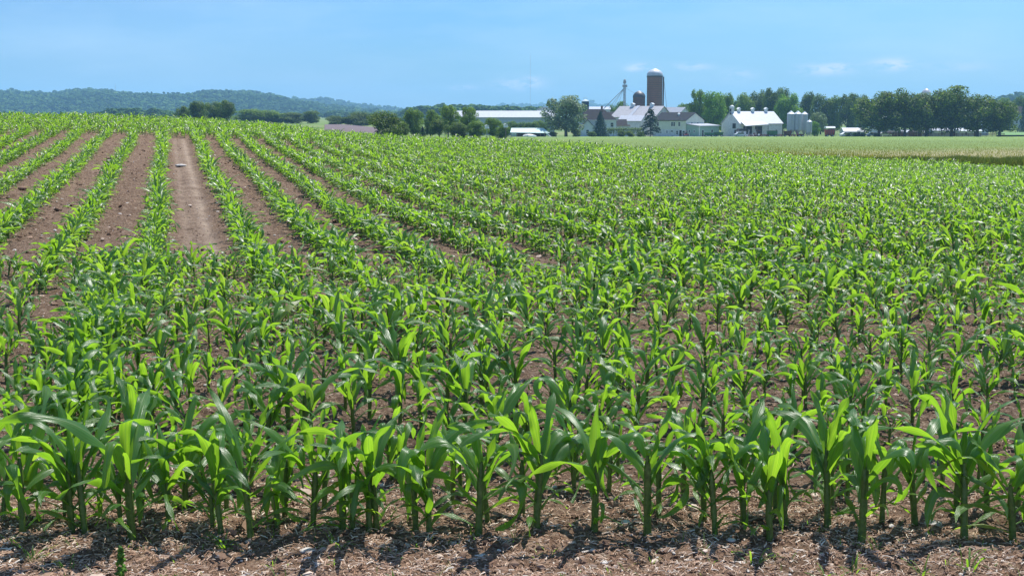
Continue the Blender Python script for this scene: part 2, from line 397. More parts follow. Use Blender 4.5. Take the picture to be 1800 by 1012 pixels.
# ------------------------------------------------------------------ ground sheet
def build_ground():
    half = R(25.5)
    ang = np.concatenate([np.linspace(-pi, -half, 44)[:-1], np.linspace(-half, half, 800), np.linspace(half, pi, 44)[1:]])
    inv = np.linspace(1 / 2.9, 1 / 14, 600)
    r = np.concatenate([[.02, .6, 1.2, 1.8, 2.3, 2.6], 1 / inv, np.arange(14.07, 56, .075), np.geomspace(56.3, 11000, 130)])
    A, RR = np.meshgrid(ang, r)
    X = RR * np.sin(A); Y = RR * np.cos(A)
    Z = H(X, Y)
    # clods and unevenness inside the corn field
    fd = np.clip((58 - Y) / 3, 0, 1) * np.clip((Y + 5) / 4, 0, 1)
    n = (vnoise(X * 1.1, Y * 1.1, 1) - .5) * .035 + (vnoise(X * 5, Y * 5, 2) - .5) * .022
    n += (vnoise(X * 14, Y * 14, 3) ** 2 - .3) * .020 * np.clip((18 - Y) / 6, 0, 1) + (vnoise(X * 33, Y * 33, 4) ** 2 - .3) * .011 * np.clip((12 - Y) / 5, 0, 1)
    n += (vnoise(X * 80, Y * 80, 5) - .5) * .005 * np.clip((9 - Y) / 3, 0, 1)
    ccd = X + .265 * Y
    trk = np.clip(1 - np.abs(ccd - .30) / .3, 0, 1) * np.clip((Y - 13) / 2, 0, 1) * np.clip((40 - Y) / 2, 0, 1)
    n += (vnoise(X * 4.5, Y * 4, 14) ** 2 - .3) * .045 * np.clip((Y - 12) / 3, 0, 1) + (vnoise(X * 9, Y * 6, 15) ** 3 - .2) * .05 * np.clip((Y - 12) / 3, 0, 1)
    n = n * (1 - .45 * np.clip(trk * 2, 0, 1)) - .012 * np.exp(-((np.abs(ccd - .30) - .13) / .06) ** 2) * np.clip(trk * 2, 0, 1) - .02 * np.clip(trk * 3, 0, 1)
    Z = Z + n * fd
    nr, na = A.shape
    V = np.stack([X, Y, Z], -1).reshape(-1, 3)
    i = np.arange(nr - 1)[:, None] * na + np.arange(na - 1)[None]
    Fc = np.stack([i, i + 1, i + na + 1, i + na], -1).reshape(-1, 4)[:, ::-1]
    o = link('ground', np_mesh('ground', V, Fc, M['soil']))
    tag(o, 'brown cloddy soil of the corn field and the country beyond', 'soil', kind='structure')
build_ground()
def sheet(name, mat, th0, th1, D0, D1, lift, label, cat, nth=60, nd=60):
    """a field laid on the ground: D0, D1 may depend on the bearing"""
    T = np.linspace(th0, th1, nth); V = []
    for k in np.linspace(0, 1, nd):
        for t in T:
            a = D0(t) if callable(D0) else D0; b = D1(t) if callable(D1) else D1
            d = a * (b / a) ** k
            V.append((t * d, d, 0))
    V = np.array(V); V[:, 2] = H(V[:, 0], V[:, 1]) + lift
    i = np.arange(nd - 1)[:, None] * nth + np.arange(nth - 1)[None]
    Fc = np.stack([i, i + nth, i + nth + 1, i + 1], -1).reshape(-1, 4)[:, ::-1]
    return tag(link(name, np_mesh(name, V, Fc, mat)), label, cat, kind='structure')
sheet('hay_field', M['hay'], .0, .60, lambda t: 56.0, lambda t: 424.0, .05, 'mown pale green hay field in front of the farm', 'field', 80, 120)
sheet('ploughed_field', M['plough'], -.145, -.10, 262, 512, .08, 'bare purplish ploughed field left of the dark round tree', 'field')
sheet('gravel_yard', M['gravel'], .125, .19, lambda t: 424.5 + 3 * sin(t * 90), 432, .06, 'pale gravel yard in front of the cream house and barn', 'yard', 30, 6)
sheet('farm_lane', M['gravel'], -.03, .055, 400, 404, .07, 'pale farm lane running along the far edge of the hay field', 'lane', 30, 6)

# ------------------------------------------------------------------ corn
def leaf_arrays(L, W, az, bx, bz, phi0, droop, segs, cross, r, fold=.45, power=1.4, curl=0.0, twist=0.0, kink=None):
    t = np.linspace(0, 1, segs + 1)
    phi = phi0 + droop * t ** power
    if kink is not None:
        kt, ka = kink
        phi = phi + ka / (1 + np.exp(-(t - kt) * 26))
    ds = L / segs
    rr = np.concatenate([[0], np.cumsum(np.sin((phi[1:] + phi[:-1]) / 2)) * ds]) + .004
    zz = np.concatenate([[0], np.cumsum(np.cos((phi[1:] + phi[:-1]) / 2)) * ds]) + bz
    a = az + curl * t ** 1.5
    ca, sa = np.cos(a), np.sin(a)
    P = np.stack([bx[0] + rr * ca, bx[1] + rr * sa, zz], -1)
    T = np.stack([np.sin(phi) * ca, np.sin(phi) * sa, np.cos(phi)], -1)
    lat = np.stack([-sa, ca, np.zeros_like(ca)], -1)
    nor = np.cross(T, lat)          # points down/out of the leaf's upper side
    tw = twist * t
    lat2 = lat * np.cos(tw)[:, None] + nor * np.sin(tw)[:, None]
    nor2 = nor * np.cos(tw)[:, None] - lat * np.sin(tw)[:, None]
    w = W * .5 * (.42 + .58 * np.minimum(1, t / .32) ** .8) * np.clip(1 - t ** 3.0, 0, 1) ** .75
    w[-1] = W * .01
    u = np.linspace(-1, 1, cross + 1)
    fo = fold * (1 - .7 * t) + .06
    ph = r.uniform(0, 6.28); wf = r.uniform(9, 16)
    wave = np.sin(t * wf + ph + (u[None].T if False else 0))[:, None] * np.sign(u)[None] * (np.abs(u)[None] ** 2) * W * .22 * np.minimum(1, t * 3)[:, None]
    off_n = -(np.abs(u)[None] ** 1.2 * w[:, None] * fo[:, None]) + wave
    V = P[:, None] + lat2[:, None] * (u[None, :, None] * w[:, None, None] * np.sqrt(1 - .4 * fo ** 2)[:, None, None]) + nor2[:, None] * off_n[..., None]
    UV = np.stack(np.broadcast_arrays((u[None] + 1) / 2, t[:, None]), -1)
    nc = cross + 1
    i = np.arange(segs)[:, None] * nc + np.arange(cross)[None]
    Fc = np.stack([i, i + 1, i + nc + 1, i + nc], -1).reshape(-1, 4)
    return V.reshape(-1, 3), Fc, UV.reshape(-1, 2)

def stalk_arrays(h, r0, r1, lean, n=8, rings=7):
    z = np.linspace(-.03, h, rings); f = np.clip(z / h, 0, 1)
    # swollen nodes low on the stem
    rad = r0 + (r1 - r0) * f + .0012 * np.sin(f * 22)
    rad[-1] *= .45
    a = np.arange(n) / n * 2 * pi
    V = np.stack([lean[0] * f[:, None] * h + rad[:, None] * np.cos(a), lean[1] * f[:, None] * h + rad[:, None] * np.sin(a) * .8, np.broadcast_to(z[:, None], (rings, n))], -1).reshape(-1, 3)
    i = np.arange(rings - 1)[:, None] * n + np.arange(n)[None]; j = np.arange(rings - 1)[:, None] * n + (np.arange(n)[None] + 1) % n
    Fc = np.stack([i, j, j + n, i + n], -1).reshape(-1, 4)
    UV = np.zeros((len(V), 2)) + .3
    return V, Fc, UV

def corn_arrays(Hh, r, lod):
    """returns (stalk, leaves) arrays; Hh = height of the plant"""
    segs, cross, sn, sr = {0: (14, 4, 8, 8), 1: (9, 2, 6, 4), 2: (5, 2, 4, 2)}[lod]
    hs = Hh * r.uniform(.48, .60)
    lean = r.normal(0, .05, 2)
    thick = .0112 * (Hh / .42) ** .8
    st = stalk_arrays(hs, thick * r.uniform(.85, 1.1), thick * .95, lean, sn, sr)
    n = int(r.integers(9, 12)) if lod == 0 else (9 if lod == 1 else 7)
    az0 = r.uniform(0, 2 * pi)
    Vs, Fs, Us, c = [], [], [], 0
    for i in range(n):
        f = i / (n - 1)
        bz = hs * (.10 + .88 * f ** .8)
        if f < .25: L, W, p0, dr = .44, .045, r.uniform(.7, 1.0), r.uniform(1.2, 1.9)
        elif f < .5: L, W, p0, dr = .68, .072, r.uniform(.5, .9), r.uniform(1.3, 2.1)
        elif f < .86: L, W, p0, dr = .82, .096, r.uniform(.28, .62), r.uniform(.9, 2.3)
        else: L, W, p0, dr = .52, .085, r.uniform(.04, .30), r.uniform(.2, 1.2)
        L *= Hh * r.uniform(.82, 1.12); W *= Hh * r.uniform(.85, 1.15)
        kink = (r.uniform(.35, .7), r.uniform(.9, 2.1)) if (r.random() < .48 and .2 < f) else None
        az = az0 + pi * i + r.normal(0, .3)
        bxy = lean * bz
        V, Fc, UV = leaf_arrays(L, W, az, bxy, bz, p0, dr, segs, cross, r, fold=.75 if f > .8 else .5,
            power=r.uniform(1.2, 2.2), curl=r.normal(0, .35), twist=r.normal(0, .8), kink=kink)
        Vs.append(V); Fs.append(Fc + c); Us.append(UV); c += len(V)
    return st, (np.concatenate(Vs), np.concatenate(Fs), np.concatenate(Us))

FRONT = [(40,945,.52),(127,942,.44),(150,942,.50),(232,945,.60),(297,928,.40),(374,930,.30),(389,938,.44),(440,940,.50),
 (488,928,.34),(550,930,.46),(602,937,.46),(620,938,.38),(649,935,.42),(662,932,.44),(731,932,.40),(755,938,.48),(841,940,.52),(858,922,.36),
 (942,932,.52),(1045,932,.48),(1138,938,.53),(1257,938,.44),(1353,942,.46),(1515,945,.54),(1695,942,.50),(1780,945,.40)]
SECOND = [(4,915,.42),(115,915,.40),(212,930,.34),(250,907,.42),(325,903,.44),(398,903,.36),(500,912,.40),(690,850,.36),(570,900,.38),
 (918,905,.42),(1158,908,.44),(1238,917,.42),(1308,922,.50),(1380,922,.44),(1455,922,.50),(1550,918,.42),(1608,915,.48),(1680,905,.50),(1735,903,.42),
 (1010,865,.36),(1070,870,.34),(1201,872,.40),(1463,892,.36),(1490,870,.34),(1362,902,.38),(440,868,.38),(348,872,.40),(795,885,.36),(1240,870,.3),(810,860,.3),(1790,885,.36)]
ORD = 'first second third fourth fifth sixth seventh eighth ninth tenth eleventh twelfth thirteenth fourteenth fifteenth sixteenth seventeenth eighteenth nineteenth twentieth twenty-first twenty-second twenty-third twenty-fourth twenty-fifth twenty-sixth'.split()
plants = []     # x, y, height, class
for px, py, hh in FRONT:
    d = dist_of(py); plants.append((at(px, py, d)[0], d, hh * .93, 'front'))
for px, py, hh in SECOND:
    d = dist_of(py); plants.append((at(px, py, d)[0], d, hh * .90, 'second'))
# planted rows running across, behind the edge rows, and outside the frame on both sides
pr = np.random.default_rng(21)
def across(D, sp, x0, x1, hmu, hsd, cls, wob=.05, miss=.06):
    x = x0 + pr.uniform(0, sp)
    while x < x1:
        if cls == 'head' and ((x / D < -.345 and 7.6 < D < 11.4 and pr.random() < .6) or (x / D > .35 and 5.2 < D < 6.1 and pr.random() < .7)):
            x += sp; continue
        if pr.random() > miss + .12 * (vnoise(np.array([x * 1.7]), np.array([D * 1.7]), 77)[0] > .8):
            plants.append((x + pr.normal(0, sp * .16), D + pr.normal(0, wob), float(np.clip(pr.normal(hmu, hsd), .16, .5)), cls))
        x += sp
D = 4.12
for x0, x1 in ((-3.2, -1.72), (1.78, 3.2)):
    across(4.12, .2, x0, x1, .46, .05, 'side'); across(4.32, .22, x0, x1, .42, .05, 'side')
D = 4.78
while D < 11.25:
    w = .46 * D
    across(D, .155, -w, w, .28 - .008 * (D - 5), .05, 'head', .08, .10 if D < 8 else .06)
    D += .37 if D < 8 else .34
# rows running away up the slope; some run on into the cross rows
rows_c = [-1.85 - .79 * k for k in range(1, 16)][::-1] + [-1.85, -1.05, -.2, .77, 1.5, 2.2, 2.95, 3.7] + [3.7 + .755 * k for k in range(1, 46)]
for c in rows_c:
    y = 10.9 + pr.uniform(-.7, .3)
    ph = pr.uniform(0, 6)
    while y < 39.0:
        x = c - .265 * y + .03 * sin(y * .4 + ph) + pr.normal(0, .018)
        if abs(x) < .47 * y and pr.random() > .04:
            plants.append((x, y, float(np.clip(pr.normal(.262, .036), .15, .37)), 'row'))
        y += .09 * pr.uniform(.8, 1.2)
# overlap: denser planting where one row was carried on to the field edge
for k in range(60):
    y = pr.uniform(5.2, 11.2)
    px = np.interp(y, [4.2, 5.5, 7, 10.3, 12.6], [70, 105, 140, 175, 178])
    plants.append((at(px, 0, y)[0] * 1.0 + pr.normal(0, .07), y, float(pr.uniform(.24, .36)), 'head'))
for c in [-1.05, -.2, .77, 1.5, 2.2, 2.95]:
    for y in np.arange(8.6, 11.2, .2):
        if pr.random() < .75: plants.append((c - .265 * y + pr.normal(0, .03), y, float(pr.uniform(.2, .3)), 'head'))
D = 39.2
while D < 53.8:
    across(D, .14, -.47 * D, .47 * D, .29, .045, 'far', .04, .03); D += .68
def patch(x, y, h):
    k = float(vnoise(np.array([x * .55 + 9]), np.array([y * .4]), 78)[0])
    if pr.random() < .035: return h * .6
    return h * (.86 + .3 * k)
plants = [(a, b, (c if k in ('front', 'second') else patch(a, b, c)), k) for a, b, c, k in plants]
plants = np.array([(a, b, c, {'front': 0, 'second': 1}.get(k, 2)) for a, b, c, k in plants])
ux = np.abs(plants[:, 0] / plants[:, 1])
inview = ux < .402
isfs = plants[:, 3] < 2
near_order = np.argsort(plants[:, 1] - 100 * isfs + 1000 * ~inview)
single = near_order[:300]
rest = np.setdiff1d(np.arange(len(plants)), single)

def place_corn(x, y, hh, seed, label, group, k=2):
    r = np.random.default_rng(seed)
    st, lf = corn_arrays(hh, r, 0 if y < 7.2 else 1)
    z = h1(x, y)
    t = thing('corn_plant', label, 'corn plant', (x, y, z), 0, group)
    link('stalk', np_mesh('stalk', st[0], st[1], M['corn_stalk'], st[2]), t)
    if k != 0 and k != 1: lf = (lf[0] * [1.12, 1.12, 1], lf[1], lf[2])
    link('leaves', np_mesh('leaves', lf[0], lf[1], M['corn_leaf'], lf[2]), t)
    return t
look = ['', 'tall and upright ', 'broad-leaved ', 'short ']
nf = len(FRONT); fr_sorted = sorted(range(nf), key=lambda i: FRONT[i][0])
for i in single:
    x, y, hh, k = plants[i]
    if k == 0:
        n = fr_sorted.index(int(i)); size = 'tall' if hh > .49 else ('small' if hh < .37 else 'mid-sized')
        lab = '%s corn plant at the bare field edge, %s from the left in the foremost row' % (size, ORD[n])
        g = 'foremost row of corn at the field edge'
    elif k == 1:
        lab = 'corn plant in the staggered row just behind the foremost row'; g = 'second staggered row of corn'
    else:
        if y < 6: lab, g = 'young corn plant in the near cross rows, behind the two edge rows', 'near cross rows of corn'
        else: lab, g = 'smaller-looking corn plant in the middle cross rows on bare soil', 'middle cross rows of corn'
    place_corn(x, y, hh, 1000 + int(i), lab, g, k)

def scatter(name, temps, idx, P, az, sclz, tilt, mats, ):
    """merge transformed copies of template meshes into one mesh"""
    Vs, Fs, Us, Ms, c = [], [], [], [], 0
    for ti, (V, Fc, UV, mi) in enumerate(temps):
        sel = np.where(idx == ti)[0]
        if not len(sel): continue
        ca, sa = np.cos(az[sel])[:, None], np.sin(az[sel])[:, None]
        s = sclz[sel][:, None]
        sxy = s * 1.30
        x = (V[None, :, 0] * ca - V[None, :, 1] * sa) * sxy; yv = (V[None, :, 0] * sa + V[None, :, 1] * ca) * sxy; z = V[None, :, 2] * s
        x = x + z * tilt[sel, 0:1]; yv = yv + z * tilt[sel, 1:2]
        W = np.stack([x + P[sel, 0:1], yv + P[sel, 1:2], z + P[sel, 2:3]], -1).reshape(-1, 3)
        Fo = (Fc[None] + (np.arange(len(sel)) * len(V))[:, None, None]).reshape(-1, Fc.shape[1]) + c
        Vs.append(W); Fs.append(Fo); Us.append(np.tile(UV, (len(sel), 1))); Ms.append(np.tile(mi, len(sel))); c += len(W)
    return np_mesh(name, np.concatenate(Vs), np.concatenate(Fs), mats, np.concatenate(Us), np.concatenate(Ms))
temps = []
for lod, cnt in ((1, 26), (2, 30)):
    for k in range(cnt):
        st, lf = corn_arrays(1.0 * .335, np.random.default_rng(500 + k + 100 * lod), lod)
        V = np.concatenate([st[0], lf[0]]) / .335; Fc = np.concatenate([st[1], lf[1] + len(st[0])]); UV = np.concatenate([st[2], lf[2]])
        temps.append((V, Fc, UV, np.concatenate([np.zeros(len(st[1])), np.ones(len(lf[1]))]).astype(int)))
Pp = plants[rest]
idx = np.where(Pp[:, 1] < 17, rng.integers(0, 26, len(rest)), rng.integers(26, 56, len(rest)))
P3 = np.stack([Pp[:, 0], Pp[:, 1], H(Pp[:, 0], Pp[:, 1])], -1)
me = scatter('corn', temps, idx, P3, rng.uniform(0, 6.28, len(rest)), Pp[:, 2], rng.normal(0, .06, (len(rest), 2)), [M['corn_stalk'], M['corn_leaf']])
tag(link('corn_rows', me), 'bright green rows of young corn covering the field up to its crest', 'corn', kind='stuff')

# ------------------------------------------------------------------ litter on the soil
ICO_V = None
def ico():
    t = (1 + 5 ** .5) / 2
    V = np.array([(-1,t,0),(1,t,0),(-1,-t,0),(1,-t,0),(0,-1,t),(0,1,t),(0,-1,-t),(0,1,-t),(t,0,-1),(t,0,1),(-t,0,-1),(-t,0,1)], float)
    V /= np.linalg.norm(V[0])
    Fc = np.array([(0,11,5),(0,5,1),(0,1,7),(0,7,10),(0,10,11),(1,5,9),(5,11,4),(11,10,2),(10,7,6),(7,1,8),(3,9,4),(3,4,2),(3,2,6),(3,6,8),(3,8,9),(4,9,5),(2,4,11),(6,2,10),(8,6,7),(9,8,1)])
    return V, Fc
def ico2():
    V, Fc = ico(); V = list(map(tuple, V)); cache = {}; out = []
    def mid(a, b):
        k = (min(a, b), max(a, b))
        if k not in cache:
            m = (np.array(V[a]) + np.array(V[b])) / 2; m /= np.linalg.norm(m); V.append(tuple(m)); cache[k] = len(V) - 1
        return cache[k]
    for a, b, c in Fc:
        ab, bc, ca = mid(a, b), mid(b, c), mid(c, a); out += [(a, ab, ca), (b, bc, ab), (c, ca, bc), (ab, bc, ca)]
    return np.array(V), np.array(out)
def micro(x, y):
    """height of the ground mesh with its clods"""
    n = (vnoise(x * 1.1, y * 1.1, 1) - .5) * .035 + (vnoise(x * 5, y * 5, 2) - .5) * .022
    n += (vnoise(x * 14, y * 14, 3) ** 2 - .3) * .020 + (vnoise(x * 33, y * 33, 4) ** 2 - .3) * .011
    return H(x, y) + n
def blobs(name, V0, F0, P, S, flat, mat, seed, jit=.25, smooth=False):
    r = np.random.default_rng(seed); n = len(P)
    a = r.uniform(0, 6.28, n); ca, sa = np.cos(a)[:, None], np.sin(a)[:, None]
    V = V0[None] * (1 + r.normal(0, jit, (n, len(V0), 1)))
    sc_ = S[:, None] * r.uniform(.7, 1.3, (n, 1))
    x, y, z = V[..., 0] * sc_ * r.uniform(.8, 1.4, (n, 1)), V[..., 1] * sc_, V[..., 2] * S[:, None] * flat
    W = np.stack([x * ca - y * sa + P[:, 0:1], x * sa + y * ca + P[:, 1:2], z + P[:, 2:3]], -1).reshape(-1, 3)
    Fc = (F0[None] + (np.arange(n) * len(V0))[:, None, None]).reshape(-1, 3)
    return np_mesh(name, W, Fc, mat, smooth=smooth)
def pts(n, d0, d1, r, power=1.0, half=.47):
    y = d0 + (d1 - d0) * r.random(n) ** power; x = r.uniform(-half, half, n) * y
    return x, y
r = np.random.default_rng(3)
V0, F0 = ico()
x, y = pts(24000, 3.1, 15, r, 2.2); xb, yb = pts(16000, 10, 41, r, 1.3); x = np.r_[x, xb]; y = np.r_[y, yb]
S = np.clip(r.lognormal(-5.35, .55, len(x)), .0022, .022) * np.where(np.arange(len(x)) >= 24000, 1.9, 1)
S = S * np.where((np.abs(x + .265 * y - .30) < .26) & (y > 13), .45, 1)
tag(link('soil_clods', blobs('clods', V0, F0, np.stack([x, y, micro(x, y) + S * .2], -1), S, .75, M['clod'], 4)), 'small brown crumbs of soil lying between the corn', 'clods', kind='stuff')
x, y = pts(1500, 3.1, 20, r, 1.5)
x2, y2 = pts(420, 13, 40, r, 1.0); x = np.r_[x, x2]; y = np.r_[y, y2]
S = np.clip(r.lognormal(-5.35, .5, len(x)), .0025, .012) * np.where(y > 13, 2.0, 1)
tag(link('pebbles', blobs('pebbles', V0, F0, np.stack([x, y, micro(x, y) + S * .25], -1), S, .55, M['stone'], 5, .15)), 'pale pebbles scattered over the soil', 'pebbles', kind='stuff')
def straws(n, d0, d1, power, lmin, lmax, seed):
    r = np.random.default_rng(seed); x, y = pts(n, d0, d1, r, power)
    keep = vnoise(x * 2.3, y * 2.3, 9) + r.random(n) * .6 > .55; x, y = x[keep], y[keep]; n = len(x)
    z = micro(x, y) + r.uniform(.002, .012, n)
    a = r.uniform(0, pi, n); L = r.uniform(lmin, lmax, n) * r.uniform(.4, 1, n); w = r.uniform(.0005, .0020, n); el = r.normal(0, .18, n)
    d = np.stack([np.cos(a) * np.cos(el), np.sin(a) * np.cos(el), np.sin(el)], -1); s = np.stack([-np.sin(a), np.cos(a), r.normal(0, .4, n)], -1)
    P = np.stack([x, y, z], -1); bend = np.zeros((n, 3)); bend[:, 2] = r.uniform(0, .004, n); bend[:, :2] = r.normal(0, .002, (n, 2))
    rings = []
    for k, b in ((-.5, 0), (0, 1), (.5, 0)):
        c = P + d * (L * k)[:, None] + bend * b
        rings += [c - s * w[:, None], c + s * w[:, None] + [0, 0, .0005], c + [0, 0, 1] * (w * 1.1)[:, None]]
    V = np.stack(rings, 1).reshape(-1, 3)
    f = []
    for q in (0, 3): f += [(q, q+1, q+4, q+3), (q+1, q+2, q+5, q+4), (q+2, q, q+3, q+5)]
    Fc = (np.array(f)[None] + (np.arange(n) * 9)[:, None, None]).reshape(-1, 4)
    return np_mesh('straw', V, Fc, M['straw'], smooth=False)
tag(link('straw_litter', straws(42000, 3.1, 4.6, 1.0, .004, .045, 11)), 'dry straw and chaff strewn along the bare field edge', 'straw', kind='stuff')
tag(link('chaff', straws(26000, 4.4, 12, 1.5, .006, .035, 12)), 'short bits of straw lying between the cross rows of corn', 'straw', kind='stuff')
# single stones one can point to
V2, F2 = ico2()
STONES = [(1640, 918, .026, 'grey stone', 'grey rounded stone at the foot of the corn, right of centre'), (1100, 916, .020, 'stone', 'long pale flat stone behind the tall middle corn plant'),
 (1285, 946, .014, 'stone', 'flat whitish stone in front of the corn beside a shadow'), (540, 965, .022, 'stone', 'broad pinkish flat stone in the straw near the grass tuft'),
 (850, 975, .016, 'stone', 'small white stone alone on the bare edge of the field'), (1062, 980, .013, 'stone', 'small chalky chip of stone at the very front edge'),
 (1378, 962, .022, 'stone', 'darker grey stone in front of the corn'), (194, 262+25, .16, 'stone', 'pair-like white stone between two rows on the slope'), (318, 291, .15, 'stone', 'white stone lying in the pale wheel track'), (40, 333, .16, 'stone', 'dark lump of rock between the rows at the far left')]
for px, py, s, nm, lab in STONES:
    d = dist_of(py, 0.0 if py > 500 else .3); X = at(px, py, d)[0]
    for _ in range(6):
        z = h1(X, d); d = dist_of(py, z); X = at(px, py, d)[0]
    sg = np.array([s if py > 500 else s * .55])
    me = blobs('stone', V2, F2, np.array([[0, 0, 0]]), sg, .42, M['stone'] if 'dark' not in lab else M['clod'], int(px), .06, True)
    tag(link('stone', me, None, (X, d, float(micro(np.array([X]), np.array([d]))[0]) + s * .1)), lab, 'stone')
# weeds
def weed(px, py, n, L, lab, seedhead=False):
    d = dist_of(py); X = at(px, py, d)[0]; r = np.random.default_rng(int(px))
    Vs, Fs, Us, c = [], [], [], 0
    for k in range(n):
        V, Fc, UV = leaf_arrays(L * r.uniform(.5, 1.1), .005 * r.uniform(.8, 1.5), r.uniform(0, 6.28), r.normal(0, .008, 2), -.005, r.uniform(.1, .9), r.uniform(.3, 1.6), 7, 2, r, .5)
        Vs.append(V); Fs.append(Fc + c); Us.append(UV); c += len(V)
    t = thing('weed' if seedhead else 'grass_tuft', lab, 'weed' if seedhead else 'grass tuft', (X, d, float(micro(np.array([X]), np.array([d]))[0])), 0, 'weeds along the bare field edge')
    link('blades', np_mesh('blades', np.concatenate(Vs), np.concatenate(Fs), M['corn_leaf'], np.concatenate(Us)), t)
    if seedhead:
        P = np.stack([r.normal(0, .008, 90), r.normal(0, .008, 90), r.uniform(.02, .15, 90)], -1); P[:, :2] *= (1.3 - P[:, 2:3] / .15)
        link('flower_spike', blobs('spike', V0, F0, P, np.full(90, .006), 1, M['leaf_bright'], 3), t)
for px, py, n, L, lab, sh in [(215, 1040, 8, .07, 'small pigweed with a pale green flower spike in the straw', True), (395, 955, 14, .09, 'dark grass tuft in a hollow right of a corn stem at the left', False),
  (590, 965, 9, .10, 'thin arching grass tuft beside the pinkish flat stone', False), (700, 1030, 8, .07, 'low fresh grass tuft at the bottom edge in dark straw', False),
  (300, 1020, 22, .07, 'bright broad clump of grass at the bottom edge, left', False), (60, 985, 10, .09, 'straggling grass tuft near the left corner', False), (120, 1000, 8, .08, 'thin grass tuft arching over straw at the far left', False),
  (985, 1020, 7, .07, 'grass tuft at the bottom edge beneath the tall middle corn', False), (1330, 985, 6, .12, 'wiry grass tuft right of centre on bare earth', False), (1500, 1000, 7, .09, 'sparse grass tuft below the tall corn of the right side', False),
  (1620, 1005, 7, .10, 'upright grass tuft near the bottom right', False), (1700, 1000, 9, .10, 'double-stemmed grass tuft close to the right corner', False), (1540, 960, 4, .08, 'yellowish grass tuft leaning right before a corn stem', False), (1455, 1010, 6, .08, 'two-bladed grass tuft at the bottom in the straw', False)]:
    weed(px, py, n, L, lab, sh)
r = np.random.default_rng(31)
x, y = pts(230, 3.15, 4.3, r, .8)
Vs, Fs, Us, c = [], [], [], 0
for i in range(len(x)):
    for k in range(int(r.integers(1, 4))):
        V, Fc, UV = leaf_arrays(r.uniform(.02, .06), .003, r.uniform(0, 6.28), (0, 0), 0, r.uniform(.1, 1), r.uniform(.2, 1.4), 4, 2, r, .4)
        V = V + [x[i], y[i], float(micro(x[i:i+1], y[i:i+1])[0])]
        Vs.append(V); Fs.append(Fc + c); Us.append(UV); c += len(V)
tag(link('grass_seedlings', np_mesh('seedlings', np.concatenate(Vs), np.concatenate(Fs), M['corn_leaf'], np.concatenate(Us))), 'tiny grass seedlings sprouting in the straw at the field edge', 'grass', kind='stuff')

# tall dark grass margin between corn and hay field, and hay stubble
def blades(name, n, xs, ys, hs, w, mat, seed, zlift=0):
    r = np.random.default_rng(seed)
    a = r.uniform(0, 2 * pi, n); l = r.normal(0, .22, (n, 2)) * hs[:, None]
    z = H(xs, ys) + zlift
    P = np.stack([xs, ys, z], -1); s = np.stack([np.cos(a) * w, np.sin(a) * w, np.zeros(n)], -1)
    m = P + np.stack([l[:, 0] * .4, l[:, 1] * .4, hs * .6], -1); t = P + np.stack([l[:, 0], l[:, 1], hs], -1)
    V = np.stack([P - s, P + s, m + s * .8, m - s * .8, t + s * .15, t - s * .15], 1).reshape(-1, 3)
    Fc = (np.array([(0, 1, 2, 3), (3, 2, 4, 5)])[None] + (np.arange(n) * 6)[:, None, None]).reshape(-1, 4)
    UV = np.zeros((len(V), 2)) + .3
    return np_mesh(name, V, Fc, mat, UV, smooth=False)
M['margin'] = leaf_mat('margin_grass', [(.04, .08, .02), (.08, .13, .035), (.22, .23, .09)], (1.5, 1.5, .6), .4)
M['stubble'] = leaf_mat('hay_stems', [(.11, .17, .022), (.20, .23, .04), (.34, .29, .10)], (1.3, 1.3, .45), .4)
n = 30000
th = .255 + .24 * r.random(n) ** .8; yy = 54.6 + r.random(n) * 4.5
kh = np.clip((th - .25) / .12, 0, 1)
tag(link('margin_grass', blades('margin', n, th * yy, yy, (.12 + .42 * kh * (.6 + .4 * vnoise(th * 90, yy * 0, 5))) * r.uniform(.5, 1.3, n), .012, M['margin'], 41)), 'tall dark green grass margin between the corn and the hay field at right', 'grass', kind='stuff')
n = 70000
yy = 56 + 330 * r.random(n) ** 3.2; th = .5 * r.random(n) ** .62; kp = r.random(n) < np.clip((th - .01) / .22, 0.02, 1); yy = yy[kp]; th = th[kp]; n = len(yy)
tag(link('hay_stems', blades('stems', n, th * yy, yy, r.uniform(.06, .20, n), .02, M['stubble'], 42)), 'pale ripening hay stems standing behind the corn', 'hay', kind='stuff')

